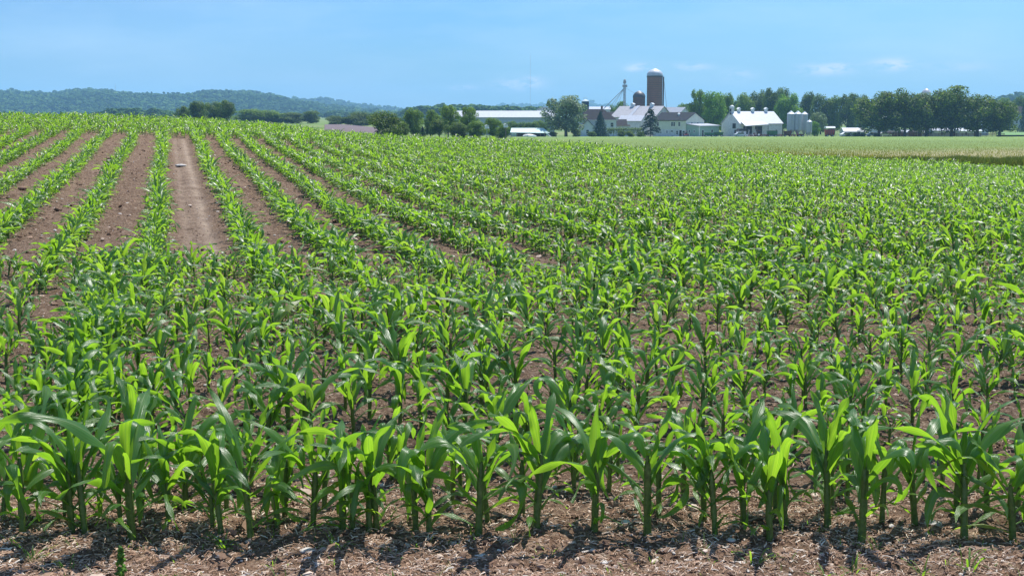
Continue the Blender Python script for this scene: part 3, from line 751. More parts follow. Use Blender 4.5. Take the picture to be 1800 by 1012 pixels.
# ------------------------------------------------------------------ trees
WIDE = 1.0
def tree_crown(seed, kind):
    """unit tree: height 1, crown width 1"""
    r = np.random.default_rng(seed)
    C, Rd = [], []
    if kind == 'conifer':
        n = 5200; z = .06 + .94 * r.random(n) ** 1.25
        tier = .06 * np.sin(z * 55 + r.uniform(0, 6)); a = r.uniform(0, 2 * pi, n)
        rad = (.5 * (1.02 - z) ** .85) * (1 + .18 * np.sin(a * 7 + z * 30)) * (.45 + .55 * r.random(n) ** .4) + tier * (1 - z) * .6
        P = np.stack([rad * np.cos(a), rad * np.sin(a), z - rad * .12], -1)
        Nn = np.stack([np.cos(a), np.sin(a), np.full(n, .5)], -1); size = r.uniform(.012, .026, n)
    elif kind == 'spruce':      # broad, layered, drooping boughs
        P, Nn = [], []
        for k in range(46):
            z = .12 + .86 * (k / 46) ** .9; a = r.uniform(0, 2 * pi); L = (.52 * (1.04 - z) ** .6) * r.uniform(.75, 1.1)
            m = int(60 + 110 * L / .5); t = r.random(m) ** .6
            sp = r.normal(0, .045, m) * (.5 + t)
            q = np.stack([L * t * np.cos(a) - sp * np.sin(a), L * t * np.sin(a) + sp * np.cos(a), z + .05 * t - .14 * t ** 2 - np.abs(r.normal(0, .02, m))], -1)
            P.append(q); Nn.append(np.tile([0, 0, 1.0], (m, 1)) + r.normal(0, .5, (m, 3)))
        P = np.concatenate(P); Nn = np.concatenate(Nn); n = len(P); size = r.uniform(.013, .026, n)
    else:
        lob = {'broad': 24, 'oak': 32, 'bush': 30, 'loose': 40}[kind]
        z0, zr = {'broad': (.55, .45), 'oak': (.54, .46), 'bush': (.46, .52), 'loose': (.56, .45)}[kind]
        for k in range(lob):
            a = r.uniform(0, 2 * pi); u = r.uniform(-1, 1); q = r.uniform(.25, 1.0) ** .6
            s = {'loose': r.uniform(.09, .15)}.get(kind, r.uniform(.12, .19))
            C.append((.5 * (1 - s) * q * cos(a) * math.sqrt(1 - u * u * .8), .5 * (1 - s) * q * sin(a) * math.sqrt(1 - u * u * .8), z0 + (zr - s * .7) * u)); Rd.append(s)
        C.append((0, 0, z0)); Rd.append(.26); C.append((0, 0, z0 + .17)); Rd.append(.22); C.append((0, 0, z0 - .18)); Rd.append(.22)
        C = np.array(C); Rd = np.array(Rd)
        n = {'loose': 9000}.get(kind, 10500); k = r.choice(len(C), n, p=Rd ** 2 / (Rd ** 2).sum())
        d = r.normal(0, 1, (n, 3)); d /= np.linalg.norm(d, axis=1)[:, None]
        bumpy = 1 + .30 * np.sin(d[:, 0] * 9 + k) * np.sin(d[:, 1] * 8 + k * 2) * np.sin(d[:, 2] * 9)
        P = C[k] + d * (Rd[k] * bumpy * (.55 + .5 * r.random(n) ** .5))[:, None] * [1, 1, .85]
        P[:, 2] = np.clip(P[:, 2], .02, 1.0)
        P[:, 2] /= P[:, 2].max(); P[:, :2] /= np.abs(P[:, :2]).max() * 2
        Nn = d + r.normal(0, .45, (n, 3)) + [0, 0, .25]; size = r.uniform(.011, .025, n)
    Nn = Nn / np.linalg.norm(Nn, axis=1)[:, None]
    u = np.cross(Nn, r.normal(0, 1, (n, 3))); u /= np.linalg.norm(u, axis=1)[:, None]; w = np.cross(Nn, u)
    s = size[:, None]
    V = np.stack([P - u * s, P - w * s * .7 , P + u * s, P + w * s * .7], 1).reshape(-1, 3)
    return V, np.arange(n * 4).reshape(-1, 4), C
def tree_trunk(seed, kind, C):
    r = np.random.default_rng(seed); m = MB()
    if kind in ('conifer', 'spruce'):
        m.tube((0, 0, -.05), (0, 0, .95), .022, .004, 8)
    else:
        z1 = .16 if kind != 'bush' else .06
        m.tube((0, 0, -.06), (.005, 0, z1), .034, .026, 10)
        m.tube((.005, 0, z1), (.01, .01, .62), .026, .010, 8)
        for i in range(min(14, len(C))):
            c = C[i]; zb = z1 + .25 * r.random() * (c[2] > .4)
            mid = ((c[0]) * .45, (c[1]) * .45, zb + (c[2] - zb) * .6)
            m.tube((.004, 0, zb), mid, .014, .009, 6).tube(mid, c, .009, .003, 6)
    return m
_tc = {}
def tree(kind, var, mat, px, D, hpx, wpx, lab, name='tree', cat='tree', group=None, rz=None, base=None, droop=0):
    key = (kind, var, mat)
    if key not in _tc:
        V, Fc, C = tree_crown(100 + var, kind)
        cm = np_mesh('crown', V, Fc, M[mat], smooth=False)
        tm = tree_trunk(200 + var, kind, C); me = bpy.data.meshes.new('trunk'); me.from_pydata(tm.v, [], tm.f); me.materials.append(M['bark'])
        _tc[key] = (cm, me)
    X = at(px, 240, D)[0]; z = h1(X, D)
    if base is not None: z = at(px, base, D)[1]
    t = thing(name, lab, cat, (X, D, z), 0, group)
    s = D / F * wpx; hgt = D / F * hpx
    ang = random.uniform(0, 6.28) if rz is None else rz
    t.rotation_euler = (0, 0, ang)
    for nm, me in zip(('crown', 'trunk'), _tc[key]):
        o = link(nm, me, t); o.scale = (s, s, hgt)
    return t

# top of tree given as y pixel
def T(kind, var, mat, px, D, ytop, wpx, lab, base=None, **kw):
    X = at(px, 240, D)[0]; z = h1(X, D) if base is None else at(px, base, D)[1]
    zt = at(px, ytop, D)[1]
    return tree(kind, var, mat, px, D, (zt - z) * F / D, wpx, lab, base=base, **kw)

# copse on the left behind the crest
T('oak', 1, 'leaf_dark', 322, 420, 186, 34, 'lowest dark tree at the left end of the copse behind the corn crest', group='copse behind the corn crest')
T('broad', 2, 'leaf_dark', 350, 430, 177, 46, 'broad dark tree second from the left in the copse behind the crest', group='copse behind the corn crest')
T('oak', 3, 'leaf_dark', 375, 440, 178, 44, 'round-topped dark tree in the middle of the copse behind the crest', group='copse behind the corn crest')
T('broad', 4, 'leaf_dark', 400, 425, 175, 42, 'tallest dark tree at the right end of the copse behind the crest', group='copse behind the corn crest')
wl = [('bush', 7, 'leaf_mid', 440, 191, 72, 'pale hazy green tree just right of the dark copse'), ('bush', 6, 'leaf_mid', 478, 193, 70, 'second low hazy tree right of the dark copse'),
 ('bush', 7, 'leaf_dark', 515, 197, 65, 'dark low tree in the middle of the far belt above the corn'), ('bush', 7, 'leaf_dark', 548, 194, 44, 'small peaked tree at the end of the far belt above the corn'),
 ('bush', 6, 'leaf_dark', 590, 203, 39, 'small round tree standing above the ploughed field, left end'), ('bush', 7, 'leaf_dark', 612, 205, 33, 'second small tree above the ploughed field'), ('bush', 6, 'leaf_dark', 634, 196, 54, 'larger dark tree above the ploughed field beside the near round tree')]
for k, v, m, px, yt, w, lab in wl: T(k, v, m, px, 600 if px < 570 else 520, yt, w, lab, group='belt of trees above the ploughed field')
# near dark tree and the mixed belt towards the farm
T('bush', 6, 'leaf_dark', 677, 225, 194, 74, 'very dark round tree standing at the edge of the corn, left of the farm', base=242)
T('bush', 7, 'leaf_dark', 706, 232, 214, 36, 'low dark bush leaning against the very dark round tree', name='bush', cat='bush', base=241)
T('conifer', 8, 'leaf_conifer', 743, 235, 222, 16, 'small dark conifer in front of the mixed belt of trees', name='conifer', base=243)
belt = [('oak', 2, 'leaf_mid', 728, 300, 190, 46, 'tall green tree at the left end of the mixed belt'), ('broad', 1, 'leaf_mid', 757, 310, 193, 44, 'bushy green tree second in the mixed belt'),
 ('loose', 9, 'leaf_mid', 788, 300, 184, 44, 'tallest pointed tree of the mixed belt left of the long white barn'), ('oak', 4, 'leaf_dark', 772, 280, 208, 40, 'dark lower tree in front of the tallest of the mixed belt'),
 ('loose', 10, 'leaf_mid', 826, 310, 188, 42, 'thin brownish-green tree before the left end of the white barn roof'), ('bush', 6, 'leaf_dark', 806, 285, 214, 42, 'grey-green bush in the middle of the mixed belt'),
 ('bush', 7, 'leaf_mid', 838, 285, 212, 44, 'dense round bush of the mixed belt behind the left birdhouse'), ('oak', 3, 'leaf_mid', 866, 300, 206, 36, 'rounded tree between the two birdhouse poles'),
 ('bush', 6, 'leaf_mid', 884, 290, 217, 30, 'bright-topped bush at the right end of the mixed belt')]
for k, v, m, px, D, yt, w, lab in belt: T(k, v, m, px, D, yt, w, lab, group='mixed belt of trees left of the farm', base=243)
for px, yt, w, lab in [(893, 214, 26, 'dark leafy tree left of the long barn wall, behind the right birdhouse'), (912, 216, 24, 'low wide tree before the middle of the long barn wall'), (934, 215, 24, 'pale low tree between two others along the long barn wall'), (958, 214, 22, 'low tree where the long barn wall meets the silvery tree'), (902, 212, 20, 'small dark tree against the wall of the long barn'), (922, 214, 26, 'low green tree before the long barn, behind the green-roofed shed'), (945, 211, 28, 'rounded green tree at the right end of the long barn wall')]:
    T('oak', 3, 'leaf_mid', px, 470, yt, w, lab, group='small trees along the long barn')
# farm trees
T('loose', 11, 'leaf_silver', 995, 412, 168, 96, 'large silvery-green spreading tree left of the farmhouse')
T('conifer', 12, 'leaf_conifer', 1055, 418, 196, 36, 'narrow dark cone-shaped conifer in front of the farmhouse', name='conifer')
T('spruce', 13, 'leaf_conifer', 1143, 415, 189, 46, 'broad blue-green spruce between the farmhouse and the cream house', name='spruce_tree', cat='tree')
for i, (px, yt, w, lab) in enumerate([(1012, 226, 22, 'low shrub under the silvery tree'), (1092, 229, 20, 'small shrub beside the dark conifer'), (1108, 230, 22, 'wide shrub before the vine-covered trellis'), (1126, 231, 18, 'low shrub at the left foot of the spruce'), (972, 231, 18, 'low shrub left of the silvery tree trunk'), (1040, 231, 20, 'low dark shrub by the house corner')]):
    T('bush', 6 + i % 2, 'leaf_dark', px, 410, yt, w, lab, name='shrub', cat='shrub', group='shrubs before the farmhouse')
T('oak', 14, 'leaf_bright', 1252, 470, 160, 60, 'large bright green tree between the cream house and the white barn')
T('loose', 10, 'leaf_mid', 1226, 480, 157, 36, 'open-crowned tree rising behind the cream house roof')
T('broad', 2, 'leaf_mid', 1276, 480, 163, 40, 'bright tree directly behind the white barn gable')
T('oak', 3, 'leaf_mid', 1200, 520, 181, 32, 'small green tree behind the cream house chimney end')
T('oak', 1, 'leaf_mid', 1094, 560, 177, 34, 'round green tree left of the dark silo')
T('broad', 4, 'leaf_mid', 1078, 570, 183, 30, 'lower green tree left of the round tree by the dark silo')
back = [('broad', 5, 'leaf_mid', 1305, 560, 163, 48), ('oak', 2, 'leaf_dark', 1330, 570, 158, 50), ('broad', 1, 'leaf_dark', 1355, 560, 155, 46), ('oak', 4, 'leaf_bright', 1385, 540, 162, 56), ('broad', 2, 'leaf_dark', 1418, 580, 161, 44),
 ('oak', 3, 'leaf_dark', 1442, 560, 164, 44), ('broad', 5, 'leaf_mid', 1466, 560, 168, 50), ('oak', 1, 'leaf_dark', 1490, 550, 163, 46), ('broad', 4, 'leaf_dark', 1512, 570, 164, 40), ('oak', 14, 'leaf_dark', 1375, 600, 153, 44)]
names = ['directly over the first roof vent', 'above the middle roof vent', 'above the right roof vent', 'bright green, above the barn end', 'above the feed bins', 'right of the feed bins', 'mid green with wide crown, left of the red wagon', 'behind the red wagon', 'beside the maple row', 'tallest, peeping over the others above the barn']
for (k, v, m, px, D, yt, w), nm in zip(back, names):
    T(k, v, m, px, D, yt, w, 'woodland tree behind the white barn, ' + nm, group='woodland trees behind the barn')
T('loose', 9, 'leaf_silver', 1437, 470, 197, 34, 'pale grey-green tree beside the small feed bin')
T('bush', 7, 'leaf_bright', 1432, 450, 213, 22, 'bright round bush right of the small feed bin', name='bush', cat='bush')
mp = [('oak', 21, 1545, 161, 98, 'leftmost maple of the dark row, spreading over the low white shed'), ('broad', 22, 1590, 155, 82, 'second maple of the dark row, with a high round crown'), ('oak', 23, 1628, 162, 86, 'third maple of the dark row, under the white silo dome'),
 ('broad', 24, 1672, 151, 94, 'tallest maple of the dark row, fourth from the left'), ('loose', 25, 1718, 164, 88, 'open maple of the dark row with white walls showing through'), ('oak', 26, 1757, 177, 76, 'lowest maple at the right end of the dark row')]
for k, v, px, yt, w, lab in mp: T(k, v, 'leaf_dark', px, 425, yt, w, lab, name='maple_tree', group='row of dark maples at the right of the farm')
T('broad', 4, 'leaf_mid', 1762, 620, 170, 34, 'pale hazy tree beyond the right end of the maple row')
T('oak', 2, 'leaf_dark', 1788, 640, 168, 30, 'dark tree at the right edge of the photo beside the far house')
T('conifer', 8, 'leaf_conifer', 1800, 600, 160, 24, 'dark conifer cut by the right edge of the photo', name='conifer')
for i, (px, w) in enumerate([(1490, 12), (1504, 16), (1517, 14), (1539, 12)]):
    T('bush', 6, 'leaf_dark', px, 424, 233.5, w, ['low bush before the white shed roof', 'low wide bush right of the white shed', 'low bush left of the first maple trunk', 'small bush at the foot of the first maple'][i], name='bush', cat='bush', group='low bushes at the hay field edge')

def clump_forest(name, X, Y, size, label, seed, mat, per=30, zoff=0.0, ground=None, flat=.8, kind='stuff', cat='woods'):
    """far woods: every crown is a heap of small faceted clumps"""
    r = np.random.default_rng(seed); V0, F0 = ico(); n = len(X)
    Z = (H(X, Y) if ground is None else ground) + zoff
    d = r.normal(0, 1, (n, per, 3)); d /= np.linalg.norm(d, axis=2)[..., None]; d[..., 2] = np.abs(d[..., 2]) * 1.0 - .15
    s = size[:, None, None]
    P = np.stack([X, Y, Z], -1)[:, None] + d * s * [1, 1, flat] * r.uniform(.45, .8, (n, per, 1)) + np.array([0, 0, 1.0]) * s * .7
    S = (size[:, None] * r.uniform(.22, .40, (n, per))).reshape(-1)
    me = blobs(name, V0, F0, P.reshape(-1, 3), S, .8, mat, seed, .22)
    return tag(link(name, me), label, cat, kind=kind)

# ------------------------------------------------------------------ hills with woods
def ridge(name, pts_, D, depth, foot, spacing, seed, lab, flab, per, x_pad=300):
    """wooded hill whose tree tops reach the skyline points given in the photograph"""
    px = np.array([p[0] for p in pts_], float); py = np.array([p[1] for p in pts_], float)
    r = np.random.default_rng(seed)
    crown = spacing * 1.0
    def hz(X, Y):
        q = 900 + X / Y * F
        top = zy(np.interp(q, px, py), D) - crown * 1.05
        t = np.clip((Y - (D - depth)) / depth, 0, 1)
        prof = np.sin(t * pi / 2) ** 1.15
        back = np.clip(1 - (Y - D) / depth, 0, 1)
        gully = (vnoise(X / (depth * .22) + 3, Y / (depth * .5), seed) - .5) * .52 + (vnoise(X / (depth * .08), Y / (depth * .12), seed + 1) - .5) * .10
        k = 4 * t * (1 - t)
        return foot + (top - foot) * np.clip(prof + gully * k * 1.0, 0, 1.0) * np.where(Y > D, back, 1)
    x0, x1 = (px[0] - 900) / F * D, (px[-1] - 900) / F * D
    gx = np.linspace(x0, x1, 220); gy = np.linspace(D - depth, D + depth, 50)
    GX, GY = np.meshgrid(gx, gy); GZ = hz(GX, GY)
    V = np.stack([GX, GY, GZ], -1).reshape(-1, 3)
    i = np.arange(49)[:, None] * 220 + np.arange(219)[None]
    Fc = np.stack([i, i + 1, i + 221, i + 220], -1).reshape(-1, 4)
    tag(link(name, np_mesh(name, V, Fc, M['leaf_hill'])), lab, 'hill', kind='structure')
    n = int((x1 - x0) * depth * 1.15 / (spacing * spacing * .75))
    X = r.uniform(x0, x1, n); Y = D - depth + r.random(n) * depth * 1.15
    hgt = hz(X, Y)
    s = spacing * np.clip(r.lognormal(-.62, .25, n), .35, .95)
    clump_forest('forest', X, Y, s, flab, seed + 5, M['leaf_hill'], per, 0, hgt, .75)
ridge('hill', [(-400,176),(-200,165),(-60,158),(0,158),(30,157),(70,159),(100,160),(140,155),(170,153),(185,155),(215,159),(250,165),(290,166),(330,167),(360,163),(400,161),(450,162),(475,165),(500,169),(530,175),(570,182),(620,188),(680,194),(760,202)],
      3000, 950, -6, 12, 51, 'long wooded hill at the left beyond the corn crest', 'unbroken woods covering the long hill at the left', 7)
ridge('far_hill', [(380,184),(480,176),(530,172),(560,172),(580,174),(610,179),(650,184),(700,189),(760,195),(840,203)], 4300, 900, -8, 20, 61,
      'paler wooded ridge sloping down behind the long hill', 'hazy woods on the paler ridge behind the long hill', 5)
ridge('blue_hill', [(780,194),(860,188),(880,184),(900,181),(930,182),(960,182),(1010,179),(1040,179),(1075,185),(1130,190),(1200,196),(1300,202)], 6200, 1100, -8, 34, 71,
      'distant blue hill behind the farm silos', 'blue woods on the distant hill behind the silos', 5)
ridge('right_hill', [(1660,190),(1720,178),(1760,168),(1790,163),(1830,158),(1950,152),(2150,160),(2400,175)], 1900, 500, -5, 12, 81,
      'wooded rise at the right edge beyond the far house', 'woods on the rise at the right edge', 7)
def wood_line(x0, x1, D, ytop, n, size, seed, label, name='treeline'):
    r = np.random.default_rng(seed); px = r.uniform(x0, x1, n); Y = D + r.uniform(-25, 25, n)
    X = (px - 900) / F * Y; s = size * r.uniform(.7, 1.15, n)
    yt = np.interp(px, [p[0] for p in ytop], [p[1] for p in ytop])
    zt = zy(yt, Y)
    g = zt - s * 1.45 - r.random(n) ** 2 * size * .8
    # crowns reach down to the ground: stack a second, lower set
    X2, Y2, g2, s2 = np.r_[X, X], np.r_[Y, Y - 4], np.r_[g, np.maximum(g - size * 1.2, H(X, Y) - 1)], np.r_[s, s]
    return clump_forest(name, X2, Y2, s2, label, seed, M['leaf_hill'], 46, 0, g2, .9)
wood_line(170, 300, 1000, [(170,196),(200,191),(250,190),(262,193),(275,190),(300,194)], 46, 5.0, 91, 'low dark line of trees at the foot of the long hill')
wood_line(715, 962, 1100, [(715,190),(735,187),(775,182),(800,184),(815,183),(850,185),(900,186),(962,188)], 110, 5.5, 92, 'dark wooded skyline behind the mixed belt and long barn')
wood_line(1180, 1300, 800, [(1180,192),(1200,184),(1240,180),(1300,178)], 40, 5.0, 93, 'woods seen behind the cream house and bright tree')
wood_line(560, 720, 1500, [(560,208),(600,206),(650,200),(720,196)], 60, 6, 94, 'hazy hedge line at the end of the ploughed field')
wood_line(1500, 1800, 760, [(1500,178),(1600,176),(1700,180),(1760,184),(1800,186)], 90, 6, 95, 'woods seen behind the row of dark maples')

# ------------------------------------------------------------------ farm buildings
def win(parent, x, z, w, h, y, axis='y', sgn=-1, name='window'):
    """window on a wall facing local -y (axis y) or +-x (axis x); frame with a pane"""
    m = MB(); g = MB(); t = .09
    if axis == 'y':
        a, b = (y + sgn * .05, y - sgn * .02); y0, y1 = min(a, b), max(a, b)
        m.box(x-w/2-t, x+w/2+t, y0, y1, z-t, z).box(x-w/2-t, x+w/2+t, y0, y1, z+h, z+h+t).box(x-w/2-t, x-w/2, y0, y1, z, z+h).box(x+w/2, x+w/2+t, y0, y1, z, z+h)
        yy_ = y + sgn * .012; g.box(x-w/2, x+w/2, min(yy_, y + sgn*.002), max(yy_, y + sgn*.002), z, z+h)
        if name == 'window': m.box(x-w/2, x+w/2, min(y+sgn*.03, y+sgn*.014), max(y+sgn*.03, y+sgn*.014), z+h/2-.03, z+h/2+.03)
    else:
        a, b = (y + sgn * .05, y - sgn * .02); y0, y1 = min(a, b), max(a, b)
        m.box(y0, y1, x-w/2-t, x+w/2+t, z-t, z).box(y0, y1, x-w/2-t, x+w/2+t, z+h, z+h+t).box(y0, y1, x-w/2-t, x-w/2, z, z+h).box(y0, y1, x+w/2, x+w/2+t, z, z+h)
        g.box(min(y+sgn*.012, y+sgn*.002), max(y+sgn*.012, y+sgn*.002), x-w/2, x+w/2, z, z+h)
    f = m.build(name, M['trim'], parent)
    g.build('pane' if name == 'window' else 'panel', M['glass'] if name == 'window' else M['dark'], f)
def gable(parent, x0, x1, y0, y1, eave, top, wall, roof, axis='x', over=.35, z0=-1.0, th=.18, nw='wall', nr='roof'):
    """walls with a pitched roof, ridge along x or y"""
    if axis == 'x':
        c = (y0 + y1) / 2; MB().prism([(y0, z0), (y1, z0), (y1, eave), (c, top), (y0, eave)], 'x', x0, x1).build(nw, wall, parent)
        k = (top - eave) / (y1 - c); e = eave - over * k; a, b = x0 - over, x1 + over; u = .03
        m = MB().slab((a, y0-over, e+th+u), (b, y0-over, e+th+u), (b, c, top+th+u), (a, c, top+th+u), th)
        m.slab((a, c, top+th+u), (b, c, top+th+u), (b, y1+over, e+th+u), (a, y1+over, e+th+u), th)
    else:
        c = (x0 + x1) / 2; MB().prism([(x0, z0), (x1, z0), (x1, eave), (c, top), (x0, eave)], 'y', y0, y1).build(nw, wall, parent)
        k = (top - eave) / (x1 - c); e = eave - over * k; a, b = y0 - over, y1 + over; u = .03
        m = MB().slab((x0-over, a, e+th+u), (c, a, top+th+u), (c, b, top+th+u), (x0-over, b, e+th+u), th)
        m.slab((c, a, top+th+u), (x1+over, a, e+th+u), (x1+over, b, e+th+u), (c, b, top+th+u), th)
    return m.build(nr, roof, parent)
PX = 1 / F
def root(name, lab, cat, px, D, rz=0, group=None, basey=None):
    X = at(px, 240, D)[0]; z = h1(X, D) if basey is None else at(px, basey, D)[1]
    return thing(name, lab, cat, (X, D, z), rz, group), z
def hz_(py, D, z): return float(zy(py, D)) - z      # height above base z of pixel row py at D

# cream house: near corner at px 1205; long wall to the left-back, gable end to the right-front
D = 438; t, z = root('farmhouse', 'cream house with dark shingle roof, gable end and green lean-to annex', 'house', 1205, D, R(45))
# local: corner at origin; long wall runs along -x... rotated 45 deg: local -y... use walls x in [-L,0]? long side faces -y', gable faces +x'
t.rotation_euler[2] = R(-42)
L_, W_ = 13.5, 11.2
ev, tp = hz_(212, D, z), hz_(198.5, D, z)
gable(t, -L_, 0, 0, W_, ev, tp, M['cream_siding'], M['dark_roof'], 'x')
MB().box(-L_ - .03, .03, -.06, W_ + .03, -1, 2.35).build('lower_storey', M['white_wall'], t)
for x in (-5.6, -4.7, -2.6): win(t, x, 3.5, .75, 1.3, 0)
win(t, -11.5, 3.5, .8, 1.3, 0)
for x, w, h, zz in ((-7.6, .5, .7, 1.2), (-5.6, 1.0, .5, 1.5), (-3.4, .7, 1.2, .7), (-.8, .8, 1.3, .6)): win(t, x, zz, w, h, -.06)
win(t, -2.0, .0, 1.0, 2.1, -.06, name='door')
for yv in (3.6, 7.2): win(t, yv, 3.5, .95, 1.15, 0, 'x', 1)
MB().tube((-5.2, 3.4, tp - 1.2), (-5.2, 3.4, tp - .3), .35, .35, 10).lathe([(.45, tp - .5), (.45, tp - .3), (.1, tp + .02)], 10, -5.2, 3.4).build('roof_vent', M['trim'], t)
lo = 5.2
MB().prism([(0, -1), (lo, -1), (lo, hz_(222, D, z)), (0, hz_(219, D, z))], 'y', .4, W_ + 1.2).build('annex_wall', M['green_siding'], t)
a, b = hz_(219, D, z), hz_(222, D, z)
MB().slab((.0, -.1, a + .3), (lo + .5, -.1, b + .2), (lo + .5, W_ + 1.8, b + .2), (.0, W_ + 1.8, a + .3), .14).build('annex_roof', M['white_roof'], t)
MB().box(lo, lo + .08, .36, .56, -.5, b).build('corner_post', M['trim'], t)
win(t, 2.6, 0, 1.0, 2.2, lo, 'x', 1, name='door'); win(t, 8.2, 1.4, 1.0, .9, lo, 'x', 1)
for x in (1.3, 3.2): win(t, x, 1.4, .5, .8, .4)

# white barn with roof vents
D = 440; t, z = root('barn', 'white barn with pale metal roof, three roof vents and an open dark front', 'barn', 1300, D, R(31))
t.rotation_euler[2] = R(28); L_, W_ = 18.4, 10.2
ev, tp = hz_(217.5, D, z), hz_(197, D + 4, z)
gable(t, 0, L_, 0, W_, ev, tp, M['white_wall'], M['white_roof'], 'x', .3)
cx = [2.5, 7.8, 13.0]
for x in (3.4, 9.4, 15.2):
    v = MB().box(x-.42, x+.42, W_/2-.42, W_/2+.42, tp - .6, tp + 1.0).prism([(x-.65, tp+1.0), (x+.65, tp+1.0), (x, tp+1.55)], 'y', W_/2-.6, W_/2+.6)
    v.build('roof_vent', M['trim'], t)
MB().box(-.1, 1.0, W_/2-.55, W_/2+.55, tp - 2.2, tp + 1.5).build('chimney', M['white_wall'], t)
MB().box(-.22, 1.12, W_/2-.68, W_/2+.68, tp + 1.5, tp + 1.75).lathe([(.75, tp + 1.75), (.6, tp + 2.1), (.15, tp + 2.3)], 12, .45, W_/2).build('chimney_cap', M['trim'], t)
MB().box(-.14, -.1, W_/2-.4, W_/2+.4, tp - .9, tp + 1.1).build('louvre', M['dark'], t)
cz = ev + .25
MB().slab((.6, -2.4, cz - 1.0), (10.6, -2.4, cz - .5), (10.6, .3, cz + .45), (.6, .3, cz + .45), .12).build('canopy', M['white_roof'], t)
for x in (.8, 5.6, 10.4): MB().box(x-.09, x+.09, -2.3, -2.12, -.6, cz - .9).build('post', M['wood'], t)
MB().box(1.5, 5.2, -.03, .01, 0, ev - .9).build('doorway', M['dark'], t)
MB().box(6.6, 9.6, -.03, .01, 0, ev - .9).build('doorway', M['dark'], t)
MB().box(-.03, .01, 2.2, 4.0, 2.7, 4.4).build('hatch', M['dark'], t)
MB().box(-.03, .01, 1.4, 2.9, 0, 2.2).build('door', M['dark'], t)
# grey tool shed before it
D = 428; t, z = root('shed', 'small grey shed with a rounded brownish roof at the barn gable', 'shed', 1303, D, R(12))
MB().prism([(-1.3, -.4), (1.3, -.4), (1.3, 1.9), (.8, 2.5), (-.8, 2.5), (-1.3, 1.9)], 'y', -1, 1.4).build('wall', M['grey_wall'], t)
MB().prism([(-1.45, 1.86), (1.45, 1.86), (.9, 2.66), (-.9, 2.66)], 'y', -1.15, 1.5).build('roof', M['brown_roof'], t); win(t, 0, .2, .9, 1.5, -1.0, name='door')

# feed bins
def bin_(px, D, ytop, wpx, leg, lab, ratio=1.0):
    t, z = root('feed_bin', lab, 'feed bin', px, D, random.uniform(0, 1), 'galvanised feed bins beside the white barn')
    r_ = wpx * D / F / 2; top = hz_(ytop, D, z); cone = r_ * .62
    m = MB().lathe([(r_ * .25, leg * .35), (r_, leg)] + [(r_ * (1 + .012 * (k % 2)), leg + (top - cone - leg) * k / 16) for k in range(17)], 22)
    m.build('body', M['zinc'], t, smooth=True)
    MB().lathe([(r_ * 1.05, top - cone - .02), (r_ * .35, top - .12), (r_ * .32, top + .1), (.06, top + .2)], 22).build('lid', M['zinc_light'], t, smooth=True)
    for k in range(4):
        a = pi / 4 + k * pi / 2; MB().tube((r_ * cos(a), r_ * sin(a), -.5), (r_ * cos(a), r_ * sin(a), leg + 1.2), .07).build('leg', M['steel'], t)
    MB().box(-.2, -.16, -r_ - .2, -r_ - .12, .3, top - cone).box(.16, .2, -r_ - .2, -r_ - .12, .3, top - cone).build('ladder', M['steel'], t).rotation_euler = (0, 0, -t.rotation_euler[2])
bin_(1389.5, 446, 196, 13.5, 2.2, 'left feed bin of the tall three, next to the barn end wall')
bin_(1401.5, 446, 196, 13, 2.2, 'middle feed bin of the tall three')
bin_(1413, 448, 197, 12, 2.2, 'right, slightly rusty-topped feed bin of the tall three')
bin_(1422, 440, 211, 9.5, 1.4, 'small low feed bin right of the tall three')

# farmhouse proper: white with dark roof
D = 452; t, z = root('farmhouse', 'large white farmhouse with dark roof behind the silvery tree and narrow conifer', 'house', 1052, D)
m_ = D / F
ev, tp = hz_(211, D, z), hz_(192, D + 6, z)
x0, x1 = -34 * m_, 31 * m_
MB().box(x0, x1, 0, 9.5, -1, ev).build('wall', M['white_siding'], t)
e = .4; rl, rr_ = x0 + 3, 5 * m_ + 1
MB().add([(x0-e, -e, ev), (x1+e, -e, ev), (x1+e, 9.9, ev), (x0-e, 9.9, ev), (rl, 4.7, tp), (rr_, 4.7, tp)], [(0,1,5,4),(1,2,5),(2,3,4,5),(3,0,4),(3,2,1,0)]).build('roof', M['brown_roof'], t)
MB().box(x0-e-.04, x1+e+.04, -e-.06, 9.96, ev-.18, ev-.01).build('fascia', M['trim'], t)
for x in (-4.2, .8, 4.7): win(t, x, ev - 2.4, .95, 1.4, 0)
for x in (-5.2, 4.2): win(t, x, .9, .95, 1.4, 0)
win(t, 1.6, 0, 1.1, 2.1, 0, name='door')
MB().prism([(-6.6, -1), (-1.6, -1), (-1.6, ev - 2.6), (-4.1, ev - .1), (-6.6, ev - 2.6)], 'y', -4.4, -.05).build('wing_wall', M['white_siding'], t)
MB().slab((-7.0, -4.8, ev - 2.85), (-4.1, -4.8, ev + .12), (-4.1, -.1, ev + .12), (-7.0, -.1, ev - 2.85), .15).slab((-4.1, -4.8, ev + .12), (-1.2, -4.8, ev - 2.85), (-1.2, -.1, ev - 2.85), (-4.1, -.1, ev + .12), .15).build('wing_roof', M['brown_roof'], t)
win(t, -4.1, 1.0, .9, 1.3, -4.4)
b = hz_(221.5, D, z)
MB().box(x1 + .02, x1 + 25 * m_, 1.0, 8, -1, b).build('annex_wall', M['white_siding'], t)
MB().prism([(.5, b - .05), (8.5, b - .05), (6, hz_(210, D, z)), (5, hz_(210, D, z))], 'x', x1 + .03, x1 + 20 * m_).prism([(.5, b - .06), (8.5, b - .06), (5.5, b + .4)], 'x', x1 + 20 * m_, x1 + 25.5 * m_).build('annex_roof', M['brown_roof'], t)
MB().box(1.0, 1.7, 3.5, 4.2, tp - 1, tp + 1.1).build('chimney', M['silo_brick'], t)

